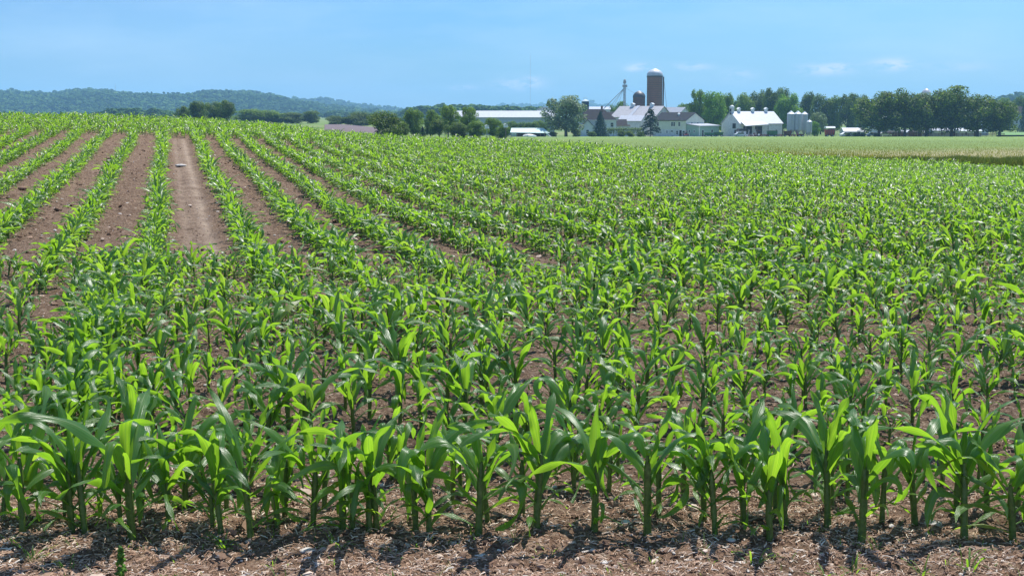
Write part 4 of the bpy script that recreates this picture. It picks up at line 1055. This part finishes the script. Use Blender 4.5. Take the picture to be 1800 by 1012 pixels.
# trellis with vine in front of the houses
D = 414; t, z = root('trellis', 'long vine-covered trellis between the narrow conifer and the spruce', 'trellis', 1100, D)
for k in range(8): MB().box(-5.6 + 1.6 * k - .06, -5.6 + 1.6 * k + .06, -.06, .06, -.3, 2.3).build('post', M['wood'], t)
MB().box(-5.9, 6.0, -.08, .08, 2.3, 2.42).box(-5.9, 6.0, .9, 1.06, 2.3, 2.42).build('rail', M['trim'], t)
rr = np.random.default_rng(77); n = 2600
P = np.stack([rr.uniform(-6, 6, n), rr.uniform(-.5, 1.2, n), 2.45 + rr.normal(0, .2, n)], -1)
hang = rr.random(n) < .35; P[hang, 2] -= rr.random(hang.sum()) * 1.3
u = rr.normal(0, 1, (n, 3)); u /= np.linalg.norm(u, axis=1)[:, None]; w = np.cross(u, rr.normal(0, 1, (n, 3))); w /= np.linalg.norm(w, axis=1)[:, None]
V = np.stack([P - u * .16, P - w * .12, P + u * .16, P + w * .12], 1).reshape(-1, 3)
link('vine', np_mesh('vine', V, np.arange(n * 4).reshape(-1, 4), M['leaf_silver'], smooth=False), t)

# big bank barn behind
D = 476; t, z = root('barn', 'big old white barn with streaked pale roof in front of the silos', 'barn', 1150, D)
t.rotation_euler[2] = R(-38); ev, tp = hz_(206, D, z), hz_(187.5, D + 6, z)
gable(t, -19, 0, 0, 12.5, ev, tp, M['white_wall'], M['pale_roof'], 'x', .4)
for x in (-5, -13.5): MB().box(x-.6, x+.6, 5.65, 6.85, tp - .6, tp + .9).prism([(x-.8, tp+.9), (x+.8, tp+.9), (x, tp+1.4)], 'y', 5.5, 7.0).build('roof_vent', M['zinc_light'], t)
MB().slab((-11.6, -.6, ev - .35 + .3), (-10.2, -.6, ev - .35 + .3), (-10.2, 6.2, tp + .38), (-11.6, 6.2, tp + .38), .08).build('roof_patch', M['white_roof'], t)
for x in (-6, -10, -14): win(t, x, 2.2, .9, 1.1, 0)
win(t, 6, 3.4, 1.2, 1.2, 0, 'x', 1)
D = 470; t, z = root('shed', 'low white shed with pale roof between the farmhouse and the old barn', 'shed', 1106, D, R(-30))
gable(t, -4.5, 4.5, 0, 6, hz_(213, D, z), hz_(204, D, z), M['white_wall'], M['white_roof'], 'x', .3); win(t, 1, 2, .9, 1.1, 0)
D = 500; t, z = root('barn', 'white barn with grey-blue roof half hidden behind the cream house', 'barn', 1178, D)
t.rotation_euler[2] = R(-40)
gable(t, -6, 3, 0, 11, hz_(204, D, z), hz_(189.5, D + 4, z), M['white_wall'], M['grey_roof'], 'x', .4); win(t, -3, 3.5, 1, 1, 0)
D = 520; t, z = root('barn', 'dark-roofed barn behind the farmhouse, with a pale ridge', 'barn', 1092, D, R(-20))
gable(t, -8, 8, 0, 9, hz_(206, D, z), hz_(197.5, D, z), M['white_wall'], M['brown_roof'], 'x', .4); win(t, 0, 3, 1, 1, 0)
D = 560; t, z = root('barn', 'far barn of which only a white roof strip shows right of the navy silo', 'barn', 1052, D)
gable(t, -6.5, 5, 0, 10, hz_(193, D, z), hz_(188.5, D, z), M['white_wall'], M['white_roof'], 'x', .3); win(t, 0, 3, 1, 1, 0)

# long poultry barn
D = 520; t, z = root('barn', 'very long low barn with a bright white roof and grey wall', 'barn', 880, D)
ev, tp = hz_(206.5, D, z), hz_(195.8, D + 7, z)
gable(t, -19, 21.5, 0, 14, ev, tp, M['grey_wall'], M['white_roof'], 'x', .5)
for k in range(9): win(t, -16 + 4.2 * k, 2.6, 1.6, .7, 0)
D = 545; t, z = root('barn', 'small white gabled barn top showing over the long white roof', 'barn', 954, D)
gable(t, -2.2, 4.2, 0, 9, hz_(192.5, D, z), hz_(188.5, D, z), M['white_wall'], M['white_roof'], 'y', .35); win(t, .4, hz_(193, D, z), .5, .6, 0); win(t, 1.6, hz_(193, D, z), .5, .6, 0)

# open shed with green roof
D = 405; t, z = root('open_shed', 'low open shed with pale green metal roof beside the silvery tree', 'shed', 930, D, 0, None, 242)
m_ = D / F; a, b = hz_(225.5, D, z), hz_(230.5, D, z)
MB().slab((-33 * m_, 0, b - .4), (36 * m_, 0, b - .6), (26 * m_, 6, a), (-31 * m_, 6, a), .12).build('roof', M['green_roof'], t)
MB().prism([(.2, -.5), (6, -.5), (6, a - .35), (.2, b - .75)], 'x', -31 * m_, -22 * m_).build('wall', M['green_siding'], t)
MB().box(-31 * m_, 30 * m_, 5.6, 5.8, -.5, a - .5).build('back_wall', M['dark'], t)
for k in range(5): MB().box(-20 * m_ + k * 2.4 - .07, -20 * m_ + k * 2.4 + .07, .3, .44, -.5, b - .75).build('post', M['wood'], t)
# boat under cover + pale ramp
D = 400; t, z = root('covered_boat', 'small boat under a white tarpaulin in front of the green-roofed shed', 'boat', 931, D, R(5), None, 242)
m = MB(); secs = []
for k in range(9):
    u = k / 8; w = .85 * math.sin(pi * min(1, .12 + u * .88)) ** .5; hh = .35 + .55 * math.sin(pi * (.15 + .8 * u)); secs.append((-2.1 + 4.2 * u, w * .9 + .06, hh))
vs = []
for x, w, hh in secs: vs += [(x, -w, .15), (x, -w * .95, .15 + hh * .6), (x, -w * .4, .2 + hh), (x, w * .4, .2 + hh), (x, w * .95, .15 + hh * .6), (x, w, .15)]
fs = [(i*6+j, i*6+j+1, i*6+j+7, i*6+j+6) for i in range(8) for j in range(5)] + [(0,5,4,3,2,1)[::-1], tuple(48+j for j in range(6))]
m.add(vs, fs).build('tarpaulin', M['trim'], t, smooth=True)
MB().prism([(-.7, -.25), (.7, -.25), (.85, .18), (-.85, .18)], 'x', -1.8, 1.8).build('hull', M['grey_wall'], t)
D = 401; t, z = root('ramp', 'white board leaning at a slant at the right end of the green-roofed shed', 'ramp', 962, D, 0, None, 242)
MB().hexa([(-1.1,-.4,1.75),(1.2,-.4,.1),(1.2,.6,.1),(-1.1,.6,1.75),(-1.0,-.4,2.0),(1.3,-.4,.35),(1.3,.6,.35),(-1.0,.6,2.0)]).build('board', M['trim'], t)
MB().tube((-.9, .1, -.2), (-.9, .1, 1.7), .06).build('prop', M['wood'], t)
D = 398; t, z = root('wooden_fence', 'low pale rail fence in front of the green-roofed shed', 'fence', 900, D, 0, None, 243)
for k in range(8): MB().box(-7 + 1.7 * k - .05, -7 + 1.7 * k + .05, -.05, .05, -.2, 1.0).build('post', M['wood'], t)
MB().box(-7.1, 5, -.09, -.05, .85, .97).box(-7.1, 5, -.09, -.05, .45, .55).build('rail', M['wood'], t)

# birdhouses on poles
def martin(px, D, ytop, base, lab, pole):
    t, z = root('birdhouse', lab, 'birdhouse', px, D, R(20), 'birdhouses on poles', base)
    top = hz_(ytop, D, z); MB().tube((0, 0, -.3), (0, 0, top - .7), .055 if pole == 'trim' else .11).build('pole', M[pole] if pole != 'trim' else M['steel'], t)
    hs = MB().box(-.36, .36, -.3, .3, top - .72, top - .2).build('box', M['trim'], t)
    MB().prism([(-.45, top - .2), (.45, top - .2), (0, top)], 'y', -.38, .38).build('roof', M['white_roof'], t)
    hm = MB()
    for i in (-.2, 0, .2):
        for j in (-.62, -.4): hm.tube((i, -.31, top + j), (i, -.303, top + j), .045)
    hm.build('entrance_hole', M['dark'], hs); MB().box(-.42, .42, -.42, .42, top - .76, top - .722).build('tray', M['trim'], t)
martin(856, 262, 219.5, 246, 'white birdhouse on a thin pale pole, left of the two', 'trim')
martin(889, 262, 217.5, 246, 'white birdhouse on a thick dark post, right of the two', 'wood')

# silos
D = 505; t, z = root('silo', 'tall brown brick silo with a pale grey domed cap', 'silo', 1149.5, D)
r_ = 13.4 * D / F; top = hz_(133.5, D, z); dm = hz_(122, D, z) - top
MB().lathe([(r_, -1), (r_, top)], 40).build('shaft', M['silo_brick'], t, smooth=True)
hp = MB()
for k in range(26):
    q = 1 + (top - 2) * k / 25; hp.lathe([(r_ + .015, q), (r_ + .055, q + .03), (r_ + .055, q + .07), (r_ + .015, q + .10)], 40)
hp.build('hoops', M['dark_metal'], t)
MB().lathe([(r_ + .12, top - .02)] + [(max(.05, (r_ + .12) * cos(a)), top + dm * .93 * sin(a) + .25) for a in np.linspace(0, pi/2 * .97, 9)], 36).build('dome', M['zinc'], t, smooth=True)
MB().lathe([(1.2, top + dm * .90), (.9, top + dm * 1.03), (.2, top + dm * 1.1)], 16).build('dome_cap', M['zinc_light'], t, smooth=True)
MB().lathe([(r_ + .05, top - .5), (r_ + .16, top - .45), (r_ + .16, top - .1), (r_ + .05, top)], 36).build('rim', M['dark_metal'], t)
MB().tube((r_ + .25, -1.2, 0), (r_ + .25, -1.2, top - .5), .28, .28, 10).build('ladder_chute', M['silo_dark'], t)
MB().tube((r_ + .3, -.8, top), (r_ + 1.9, -2, 8), .09, .09, 8).tube((r_ + 1.9, -2, 8), (r_ + 2.3, -2, 3), .09, .09, 8).build('filler_pipe', M['zinc'], t)
D = 498; t, z = root('silo', 'short dark brown silo with a dark dome left of the tall silo', 'silo', 1122.5, D)
r_ = 10.6 * D / F; top = hz_(171.5, D, z); dm = hz_(160.5, D, z) - top
MB().lathe([(r_, -1), (r_, top)], 36).build('shaft', M['silo_dark'], t, smooth=True)
hp = MB()
for k in range(18):
    q = 1 + (top - 2) * k / 17; hp.lathe([(r_ + .015, q), (r_ + .055, q + .03), (r_ + .055, q + .07), (r_ + .015, q + .10)], 36)
hp.build('hoops', M['dark_metal'], t)
MB().lathe([(r_ + .1, top)] + [(max(.05, (r_ + .1) * cos(a)), top + dm * .95 * sin(a) + .1) for a in np.linspace(0, pi/2 * .97, 9)], 32).build('dome', M['dark_metal'], t, smooth=True)
MB().lathe([(.9, top + dm * .93), (.6, top + dm * 1.02), (.1, top + dm * 1.07)], 14).build('dome_cap', M['pale_roof'], t, smooth=True)
D = 520; t, z = root('silo', 'narrow navy blue silo with white rim beside the silvery tree', 'silo', 1028.5, D)
r_ = 6.4 * D / F; top = hz_(177.5, D, z)
MB().lathe([(r_, -1), (r_, top - .4)], 28).build('shaft', M['navy'], t, smooth=True)
MB().lathe([(r_ + .08, top - .4), (r_ + .08, top), (r_ * .5, top + .35), (.2, top + .5)], 28).build('rim', M['zinc_light'], t, smooth=True)
m = MB(); pts_ = [(.75 * cos(a), 0, top + .5 + .85 * sin(a)) for a in np.linspace(0, pi, 9)]
for p, q in zip(pts_, pts_[1:]): m.tube(p, q, .06)
m.build('top_hoop', M['steel'], t)
D = 600; t, z = root('silo', 'silo whose white peaked dome shows above the dark maples', 'silo', 1625, D)
r_ = 7.6 * D / F; top = hz_(163, D, z); dm = hz_(155.5, D, z) - top
MB().lathe([(r_, -1), (r_, top)], 28).build('shaft', M['zinc_light'], t, smooth=True)
MB().lathe([(r_ + .1, top), (r_ * .85, top + dm * .4), (r_ * .45, top + dm * .78), (.1, top + dm)], 28).build('dome', M['white_roof'], t, smooth=True)

# grain elevator leg with spouts
D = 500; t, z = root('grain_elevator', 'slim lattice grain elevator tower with spouts fanning down to the left', 'grain elevator', 1097, D)
top = hz_(140, D, z); m = MB(); q = .42
for sx in (-q, q):
    for sy in (-q, q): m.tube((sx, sy, -.5), (sx, sy, top - 2), .07)
k = 0; zz = 0
while zz < top - 3:
    m.tube((-q, -q, zz), (q, -q, zz + 1.2), .035).tube((q, -q, zz), (-q, -q, zz + 1.2), .035).tube((-q, q, zz), (q, q, zz + 1.2), .035).tube((-q, -q, zz), (q, -q, zz), .04); zz += 1.2
m.build('lattice_tower', M['steel'], t)
MB().box(-.16, .16, -.12, .12, 0, top - .9).build('elevator_leg', M['zinc'], t)
MB().box(-.55, .55, -.35, .35, top - 1.6, top - .5).lathe([(.5, top - .5), (.35, top), (.1, top + .1)], 12).build('elevator_head', M['steel'], t)
MB().box(-.9, .95, -.8, .8, top - 2.9, top - 2.8).box(-.9, .95, -.8, -.76, top - 2.8, top - 2.0).build('platform', M['steel'], t)
for ex, ey, er in ((-36, 192, .12), (-35, 190, .08), (-27, 192, .08), (-21, 191, .08), (-13, 191, .06)):
    MB().tube((-.3, 0, top - 3.4), (ex * D / F, 1, hz_(ey, D, z)), er, er, 8).build('spout', M['zinc'], t)
MB().tube((.3, 0, top - 3.2), (19 * D / F, 0, hz_(165, D, z)), .05, .05, 6).build('guy_wire', M['steel'], t)

# masts
D = 2400; t, z = root('radio_mast', 'very thin tall radio mast on the horizon left of the silos', 'radio mast', 932, D)
zt = hz_(98, D, z)
m = MB()
for a in range(3): m.tube((.35 * cos(a * 2.09), .35 * sin(a * 2.09), 0), (.35 * cos(a * 2.09), .35 * sin(a * 2.09), zt), .06, .06, 5)
for k in range(60): m.tube((.3, 0, zt * k / 60), (-.2, .3, zt * (k + 1) / 60), .025, .025, 4)
m.build('lattice', M['mast_red'], t); MB().tube((0, 0, zt), (0, 0, zt + 5), .1, .1, 5).build('antenna', M['steel'], t)
D = 2950; X = at(203, 160, D)[0]; zb = float(zy(163, D)); t = thing('radio_mast', 'tiny thin mast on top of the wooded hill at the left', 'radio mast', (X, D, zb - 8))
zt = float(zy(149, D)) - zb + 8
MB().tube((0, 0, 0), (0, 0, zt), .4, .3, 6).build('lattice', M['steel'], t); MB().tube((0, 0, zt), (0, 0, zt + 2), .15, .1, 5).build('antenna', M['mast_red'], t)

# ------------------------------------------------------------------ wagons and implements
def wheel(t, x, y, r_, w=.22):
    wl_ = MB().tube((x, y - w/2, r_), (x, y + w/2, r_), r_, r_, 18).build('wheel', M['tyre'], t)
    MB().tube((x, y - w/2 - .02, r_), (x, y + w/2 + .02, r_), r_ * .5, r_ * .5, 12).build('rim', M['trim'], wl_)
def wagon(px, D, L, h, mat, lab, rz=0, roof=False, base=None, flare=.15):
    t, z = root('farm_wagon', lab, 'wagon', px, D, rz, 'farm machinery parked before the buildings', base)
    for x in (-L * .32, L * .32):
        for y in (-.8, .8): wheel(t, x, y, .36)
    MB().box(-L * .42, L * .42, -.12, .12, .42, .58).box(-L*.33-.06, -L*.33+.06, -.8, .8, .32, .44).box(L*.33-.06, L*.33+.06, -.8, .8, .32, .44).tube((L * .42, 0, .5), (L * .42 + 1.2, 0, .35), .06).build('chassis', M['dark_metal'], t)
    m = MB(); f = flare
    m.hexa([(-L/2+f, -.85, .6), (L/2-f, -.85, .6), (L/2-f, .85, .6), (-L/2+f, .85, .6), (-L/2, -1.1, h), (L/2, -1.1, h), (L/2, 1.1, h), (-L/2, 1.1, h)])
    m.build('box', mat, t)
    m = MB()
    for k in range(5): x = -L/2 + f + (L - 2*f) * k / 4; m.box(x-.04, x+.04, -1.14, -.86, .62, h)
    m.box(-L/2-.03, L/2+.03, -1.15, -1.08, h-.06, h+.04).build('ribs', M['dark_metal'], t)
    if roof: MB().prism([(-1.2, h + .45), (1.2, h + .45), (.7, h + 1.0), (-.7, h + 1.0)], 'x', -L/2-.1, L/2+.1).build('roof', M['trim'], t); 
    return t
def tractor(px, D, mat, lab, rz=0, s=1.0):
    t, z = root('tractor', lab, 'tractor', px, D, rz, 'farm machinery parked before the buildings')
    for y in (-.8, .8): wheel(t, -.8 * s, y, .75 * s, .38)
    for y in (-.65, .65): wheel(t, 1.1 * s, y, .42 * s, .22)
    MB().prism([(-.3, .75 * s), (1.5 * s, .7 * s), (1.5 * s, 1.25 * s), (-.3, 1.45 * s)], 'y', -.35, .35).build('bonnet', mat, t)
    MB().box(-1.2 * s, -.3, -.5, .5, .7 * s, 1.1 * s).build('body', mat, t)
    MB().box(-1.15 * s, -.25, -.55, .55, 2.15 * s, 2.27 * s).build('cab_roof', mat, t)
    for x in (-1.1 * s, -.3):
        for y in (-.5, .5): MB().box(x-.035, x+.035, y-.035, y+.035, 1.1 * s, 2.15 * s).build('post', M['dark_metal'], t)
    MB().box(-.95 * s, -.55 * s, -.25, .25, 1.1 * s, 1.35 * s).box(-1.0 * s, -.9 * s, -.25, .25, 1.35 * s, 1.75 * s).build('seat', M['dark'], t)
    MB().tube((.6, .1, 1.3 * s), (.6, .1, 1.9 * s), .04).build('exhaust', M['dark_metal'], t)
def harrow(px, D, mat, lab, rz=0, L=3.0, fold=True):
    t, z = root('harrow', lab, 'farm implement', px, D, rz, 'farm machinery parked before the buildings')
    m = MB()
    for y in (-.6, 0, .6): m.box(-L/2, L/2, y-.05, y+.05, .7, .8)
    for x in (-L/2, 0, L/2): m.box(x-.05, x+.05, -.6, .6, .8, .9)
    m.tube((0, -.6, .8), (0, -1.8, .4), .07).build('frame', mat, t)
    m = MB()
    for y in (-.6, 0, .6):
        for k in range(9):
            x = -L/2 + L * k / 8; m.tube((x, y, .7), (x, y + .25, .4), .03, .03, 5).tube((x, y + .25, .4), (x, y, .02), .03, .02, 5)
    m.build('tines', M['rust'], t)
    if fold:
        m = MB()
        for s in (-1, 1):
            for q in (0, .5, 1.0): m.tube((s * L/2, -.5 + q, .85), (s * (L/2 - .3), -.5 + q, 2.3), .05)
            for q in (1.2, 1.7, 2.2): m.tube((s * (L/2 - .05), -.5, q), (s * (L/2 - .05), .5, q), .04)
        m.build('folded_wing', mat, t)
    for x in (-L * .3, L * .3): wheel(t, x, .9, .32, .16)
wagon(1246, 426, 3.4, 1.35, M['teal_paint'], 'teal farm wagon in front of the green annex', R(4))
wagon(1263, 427, 3.0, 1.5, M['green_paint'], 'bright green farm wagon right of the teal one', R(-5))
tractor(1212 - 6, 432, M['red'], 'small red tractor by the lower storey of the cream house', R(80), .8)
harrow(1322, 428, M['steel'], 'grey folded harrow under the barn canopy, left end', .1, 2.6)
tractor(1331, 431, M['rust'], 'old rusty tractor under the barn canopy', R(160), .9)
harrow(1344, 427, M['rust'], 'low rusty harrow in the middle of the machinery row', -.1, 2.8, False)
wagon(1357, 428, 3.2, 2.0, M['green_paint'], 'dark green high-sided wagon in the machinery row', R(3))
harrow(1371, 429, M['rust'], 'rust-red folded cultivator next to the green wagon', .05, 3.0)
wagon(1384, 430, 2.6, 1.9, M['rust'], 'rust-brown wagon below the feed bins', R(-6))
harrow(1395, 427, M['rust'], 'small folded cultivator at the right end of the machinery row', .2, 2.4)
wagon(1407, 426, 2.0, .95, M['red'], 'low bright red cart in front of the feed bins', 0)
wagon(1458, 432, 3.0, 2.4, M['red'], 'red wagon with a rounded white roof, alone right of the feed bins', R(6), True)
# cars
def car(px, D, mat, lab, rz=0, base=None):
    t, z = root('parked_car', lab, 'car', px, D, rz, 'vehicles parked around the farm', base)
    MB().prism([(-2.2, .3), (2.2, .3), (2.25, .75), (1.2, .88), (.6, 1.4), (-1.0, 1.42), (-1.7, .95), (-2.2, .85)], 'y', -.85, .85).build('body', mat, t)
    MB().prism([(1.05, .92), (.55, 1.34), (-.95, 1.36), (-1.5, .97)], 'y', -.87, .87).build('window', M['glass'], t)
    for x in (-1.35, 1.35):
        for y in (-.78, .78): wheel(t, x, y, .33, .2)
car(1302, 424.8, M['grey_wall'], 'grey-blue car parked in front of the small grey shed', R(5))
car(1494 - 6, 428, M['trim'], 'white car parked at the left end of the low white shed', R(8))
car(1534, 430, M['trim'], 'white car parked under the first maple, on its left', R(3))
car(1555, 434, M['trim'], 'white car standing just right of the first maple trunk', R(-4))
# low sheds under the maples
def lowshed(px, D, wpx, ye, yt, wall, roof, lab, rz=0, dep=6, base=None):
    t, z = root('shed', lab, 'shed', px, D, rz, None, base); w = wpx * D / F
    gable(t, -w/2, w/2, 0, dep, hz_(ye, D, z), hz_(yt, D, z), wall, roof, 'x', .25); win(t, -w * .2, .6, .8, .8, 0); win(t, w * .2, 0, 1.0, 1.9, 0, name='door')
lowshed(1502, 440, 36, 232, 226, M['grey_wall'], M['white_roof'], 'low shed with white roof left of the first maple')
lowshed(1575, 438, 28, 234, 231.3, M['rust'], M['brown_roof'], 'low dark red shed under the first two maples')
lowshed(1597, 446, 17, 233.5, 230, M['white_wall'], M['white_roof'], 'tiny white-roofed hut behind the second maple')
lowshed(1613, 438, 14, 233, 229, M['rust'], M['brown_roof'], 'small red shed between the second and third maples')
lowshed(1627, 446, 18, 233.5, 230, M['white_wall'], M['white_roof'], 'tiny white-roofed hut behind the third maple')
lowshed(1666, 444, 52, 230.5, 226.5, M['white_wall'], M['white_roof'], 'long whitewashed shed behind the tallest maple', 0, 7)
lowshed(1706, 442, 40, 231, 227, M['white_wall'], M['zinc_light'], 'whitewashed shed behind the open maple', R(4))
D = 470; t, z = root('farmhouse', 'white two-storey house glimpsed through the open maple', 'house', 1716, D)
gable(t, -4.4, 4.4, 0, 8, hz_(193, D, z), hz_(176, D, z), M['white_siding'], M['grey_roof'], 'y', .4)
for x in (-2.4, 0, 2.4): win(t, x, 4.6, .9, 1.4, 0); win(t, x, 1.2, .9, 1.4, 0)
D = 470; t, z = root('farmhouse', 'white house mostly hidden behind the leftmost maple', 'house', 1556, D)
gable(t, -4.0, 4.6, 0, 8, hz_(213, D, z), hz_(203, D, z), M['white_siding'], M['grey_roof'], 'x', .4)
for x in (-2.4, 0, 2.4): win(t, x, 1.2, .9, 1.4, 0)
D = 620; t, z = root('farmhouse', 'far pale house at the right edge of the photo above the green strip', 'house', 1794, D, 0, None, 222)
gable(t, -4.2, 6, 0, 9, hz_(199, D, z), hz_(188, D, z), M['grey_wall'], M['brown_roof'], 'x', .4)
for x in (-2.2, .6, 3.2): win(t, x, 1.4, 1, 1.3, 0); win(t, x, 4.4, 1, 1.0, 0)
sheet('green_field', M['far_green'], .375, .52, 438, 600, .5, 'fresh green field at the right edge beyond the maples', 'field')
# stray fence along the far edge of the hay field
D = 436; t, z = root('board_fence', 'low dark board fence under the row of maples', 'fence', 1640, D)
for k in range(21): MB().box(-16 + 2.0 * k - .06, -16 + 2.0 * k + .06, .04, .14, -.3, 1.15).build('post', M['wood'], t)
MB().box(-16.2, 24.2, 0, .035, .85, 1.05).box(-16.2, 24.2, 0, .035, .35, .6).build('rail', M['rust'], t)

# ------------------------------------------------------------------ haze
DENS = 1.7e-4
hm = bpy.data.materials.new('haze'); hm.use_nodes = True; nt = hm.node_tree; nt.nodes.clear()
out = nt.nodes.new('ShaderNodeOutputMaterial'); pv = nt.nodes.new('ShaderNodeVolumePrincipled')
pv.inputs['Color'].default_value = (.36, .66, 1.0, 1); pv.inputs['Density'].default_value = DENS; pv.inputs['Anisotropy'].default_value = .0
nt.links.new(pv.outputs[0], out.inputs['Volume'])
hb = MB().box(-8000, 8000, -300, 8200, -40, 160).build('haze', hm)
tag(hb, 'thin blue summer haze over the far hills', 'haze', kind='stuff')
bg = (M, )

# ------------------------------------------------------------------ light
EL, AZ = R(65), R(32)
s = bpy.data.lights.new('sun', 'SUN'); s.energy = 5.0; s.angle = R(.53); s.color = (1, .965, .90)
so = bpy.data.objects.new('sun', s); col.objects.link(so)
from mathutils import Vector
sd = Vector((sin(AZ) * cos(EL), cos(AZ) * cos(EL), sin(EL)))
so.rotation_euler = sd.to_track_quat('Z', 'Y').to_euler()

w = bpy.data.worlds.new('World'); sc.world = w; w.use_nodes = True; nt = w.node_tree
bgn = nt.nodes['Background']; bgn.inputs['Strength'].default_value = .089
sky = nt.nodes.new('ShaderNodeTexSky'); sky.sky_type = 'NISHITA'; sky.sun_disc = False
sky.sun_elevation = EL; sky.sun_rotation = AZ; sky.air_density = 1.3; sky.dust_density = .3; sky.ozone_density = 3.0; sky.altitude = 100
tc = nt.nodes.new('ShaderNodeTexCoord'); sx = nt.nodes.new('ShaderNodeSeparateXYZ'); nt.links.new(tc.outputs['Generated'], sx.inputs[0])
inv = mth(nt, 'DIVIDE', 1.0, mth(nt, 'MAXIMUM', sx.outputs[1], .05))
U = mth(nt, 'MULTIPLY', sx.outputs[0], inv); V_ = mth(nt, 'MULTIPLY', sx.outputs[2], inv)
cb = nt.nodes.new('ShaderNodeCombineXYZ'); nt.links.new(U, cb.inputs[0]); nt.links.new(mth(nt, 'MULTIPLY', V_, 2.6), cb.inputs[1])
# small fair-weather clouds low in the sky
def puv(px, py):
    x, z = at(px, py, 1.0); return x, z - HC
nz = noise(nt, cb.outputs[0], 60, 5, .6); total = None
for px, py, wx, wy, k in [(1450,123,42,9,.75),(1568,114,34,10,.9),(1480,116,20,7,.5),(912,150,42,10,.65),(935,143,18,8,.5),(815,155,20,5,.6),(1128,117,22,6,.6),(1218,118,32,6,.55),(1300,132,26,9,.4),(1360,170,60,6,.2),(1690,118,50,9,.3),(1110,122,12,4,.5)]:
    u0, v0 = puv(px, py)
    e = mth(nt, 'ADD', mth(nt, 'POWER', mth(nt, 'ABSOLUTE', mth(nt, 'MULTIPLY', mth(nt, 'SUBTRACT', U, u0), F / wx)), 2), mth(nt, 'POWER', mth(nt, 'ABSOLUTE', mth(nt, 'MULTIPLY', mth(nt, 'SUBTRACT', V_, v0), F / wy)), 2))
    g = mth(nt, 'MULTIPLY', mth(nt, 'EXPONENT', mth(nt, 'MULTIPLY', e, -1)), k)
    total = g if total is None else mth(nt, 'ADD', total, g)
small = mth(nt, 'MULTIPLY', total, mth(nt, 'MULTIPLY', mth(nt, 'SUBTRACT', nz, .40), 7, clamp=True))
# broad thin veil
big = ramp(nt, noise(nt, cb.outputs[0], 3.2, 5, .5), [(.38, (0,0,0)), (.66, (1,1,1))])
veil = mth(nt, 'MULTIPLY', big, .18)
c0 = mixc(nt, 1.0, sky.outputs[0], (.345, .655, 1.16), 'MULTIPLY')
side = mth(nt, 'MULTIPLY', mth(nt, 'ADD', mth(nt, 'MULTIPLY', U, 1.25), .62), 1.0, clamp=True)
c0 = mixc(nt, 1.0, c0, mixc(nt, side, (.60, .78, .92), (1.10, 1.05, 1.02)), 'MULTIPLY')
# a long soft cloud bank at the upper left with a paler sky under its edge
wav = mth(nt, 'MULTIPLY', mth(nt, 'SUBTRACT', noise(nt, cb.outputs[0], 7, 4, .5), .5), .05)
edge_ = mth(nt, 'SUBTRACT', mth(nt, 'ADD', V_, wav), mth(nt, 'ADD', .072, mth(nt, 'MULTIPLY', U, .05)))
lf_ = mth(nt, 'MULTIPLY', mth(nt, 'SUBTRACT', -.10, U), 5.0, clamp=True)
bank = mth(nt, 'MULTIPLY', mth(nt, 'MULTIPLY', edge_, 45.0, clamp=True), lf_)
pale = mth(nt, 'MULTIPLY', mth(nt, 'EXPONENT', mth(nt, 'MULTIPLY', mth(nt, 'POWER', mth(nt, 'ABSOLUTE', mth(nt, 'MULTIPLY', mth(nt, 'ADD', edge_, .016), 45)), 2), -1)), lf_)
c0 = mixc(nt, mth(nt, 'MULTIPLY', bank, .35), c0, (1.9, 3.6, 6.0))
c0 = mixc(nt, mth(nt, 'MULTIPLY', pale, .2), c0, (4.8, 6.2, 8.0))
stv = nt.nodes.new('ShaderNodeCombineXYZ'); nt.links.new(mth(nt, 'MULTIPLY', U, 3.0), stv.inputs[0]); nt.links.new(mth(nt, 'MULTIPLY', V_, 14.0), stv.inputs[1])
streak = ramp(nt, noise(nt, stv.outputs[0], 2.2, 6, .55), [(.42, (0,0,0)), (.72, (1,1,1))])
c0 = mixc(nt, mth(nt, 'MULTIPLY', streak, .26), c0, (5.6, 7.2, 8.8))
c1 = mixc(nt, veil, c0, (4.9, 6.9, 8.8))
c2 = mixc(nt, mth(nt, 'MULTIPLY', small, 1.0, clamp=True), c1, (7.4, 7.6, 9.0))
nt.links.new(c2, bgn.inputs['Color'])

sc.view_settings.view_transform = 'Standard'; sc.view_settings.look = 'None'; sc.view_settings.exposure = 0.60
sc.render.engine = 'CYCLES'
sc.cycles.max_bounces = 8; sc.cycles.diffuse_bounces = 3; sc.cycles.glossy_bounces = 2; sc.cycles.transmission_bounces = 4; sc.cycles.volume_bounces = 1; sc.cycles.transparent_max_bounces = 8
sc.cycles.use_denoising = True
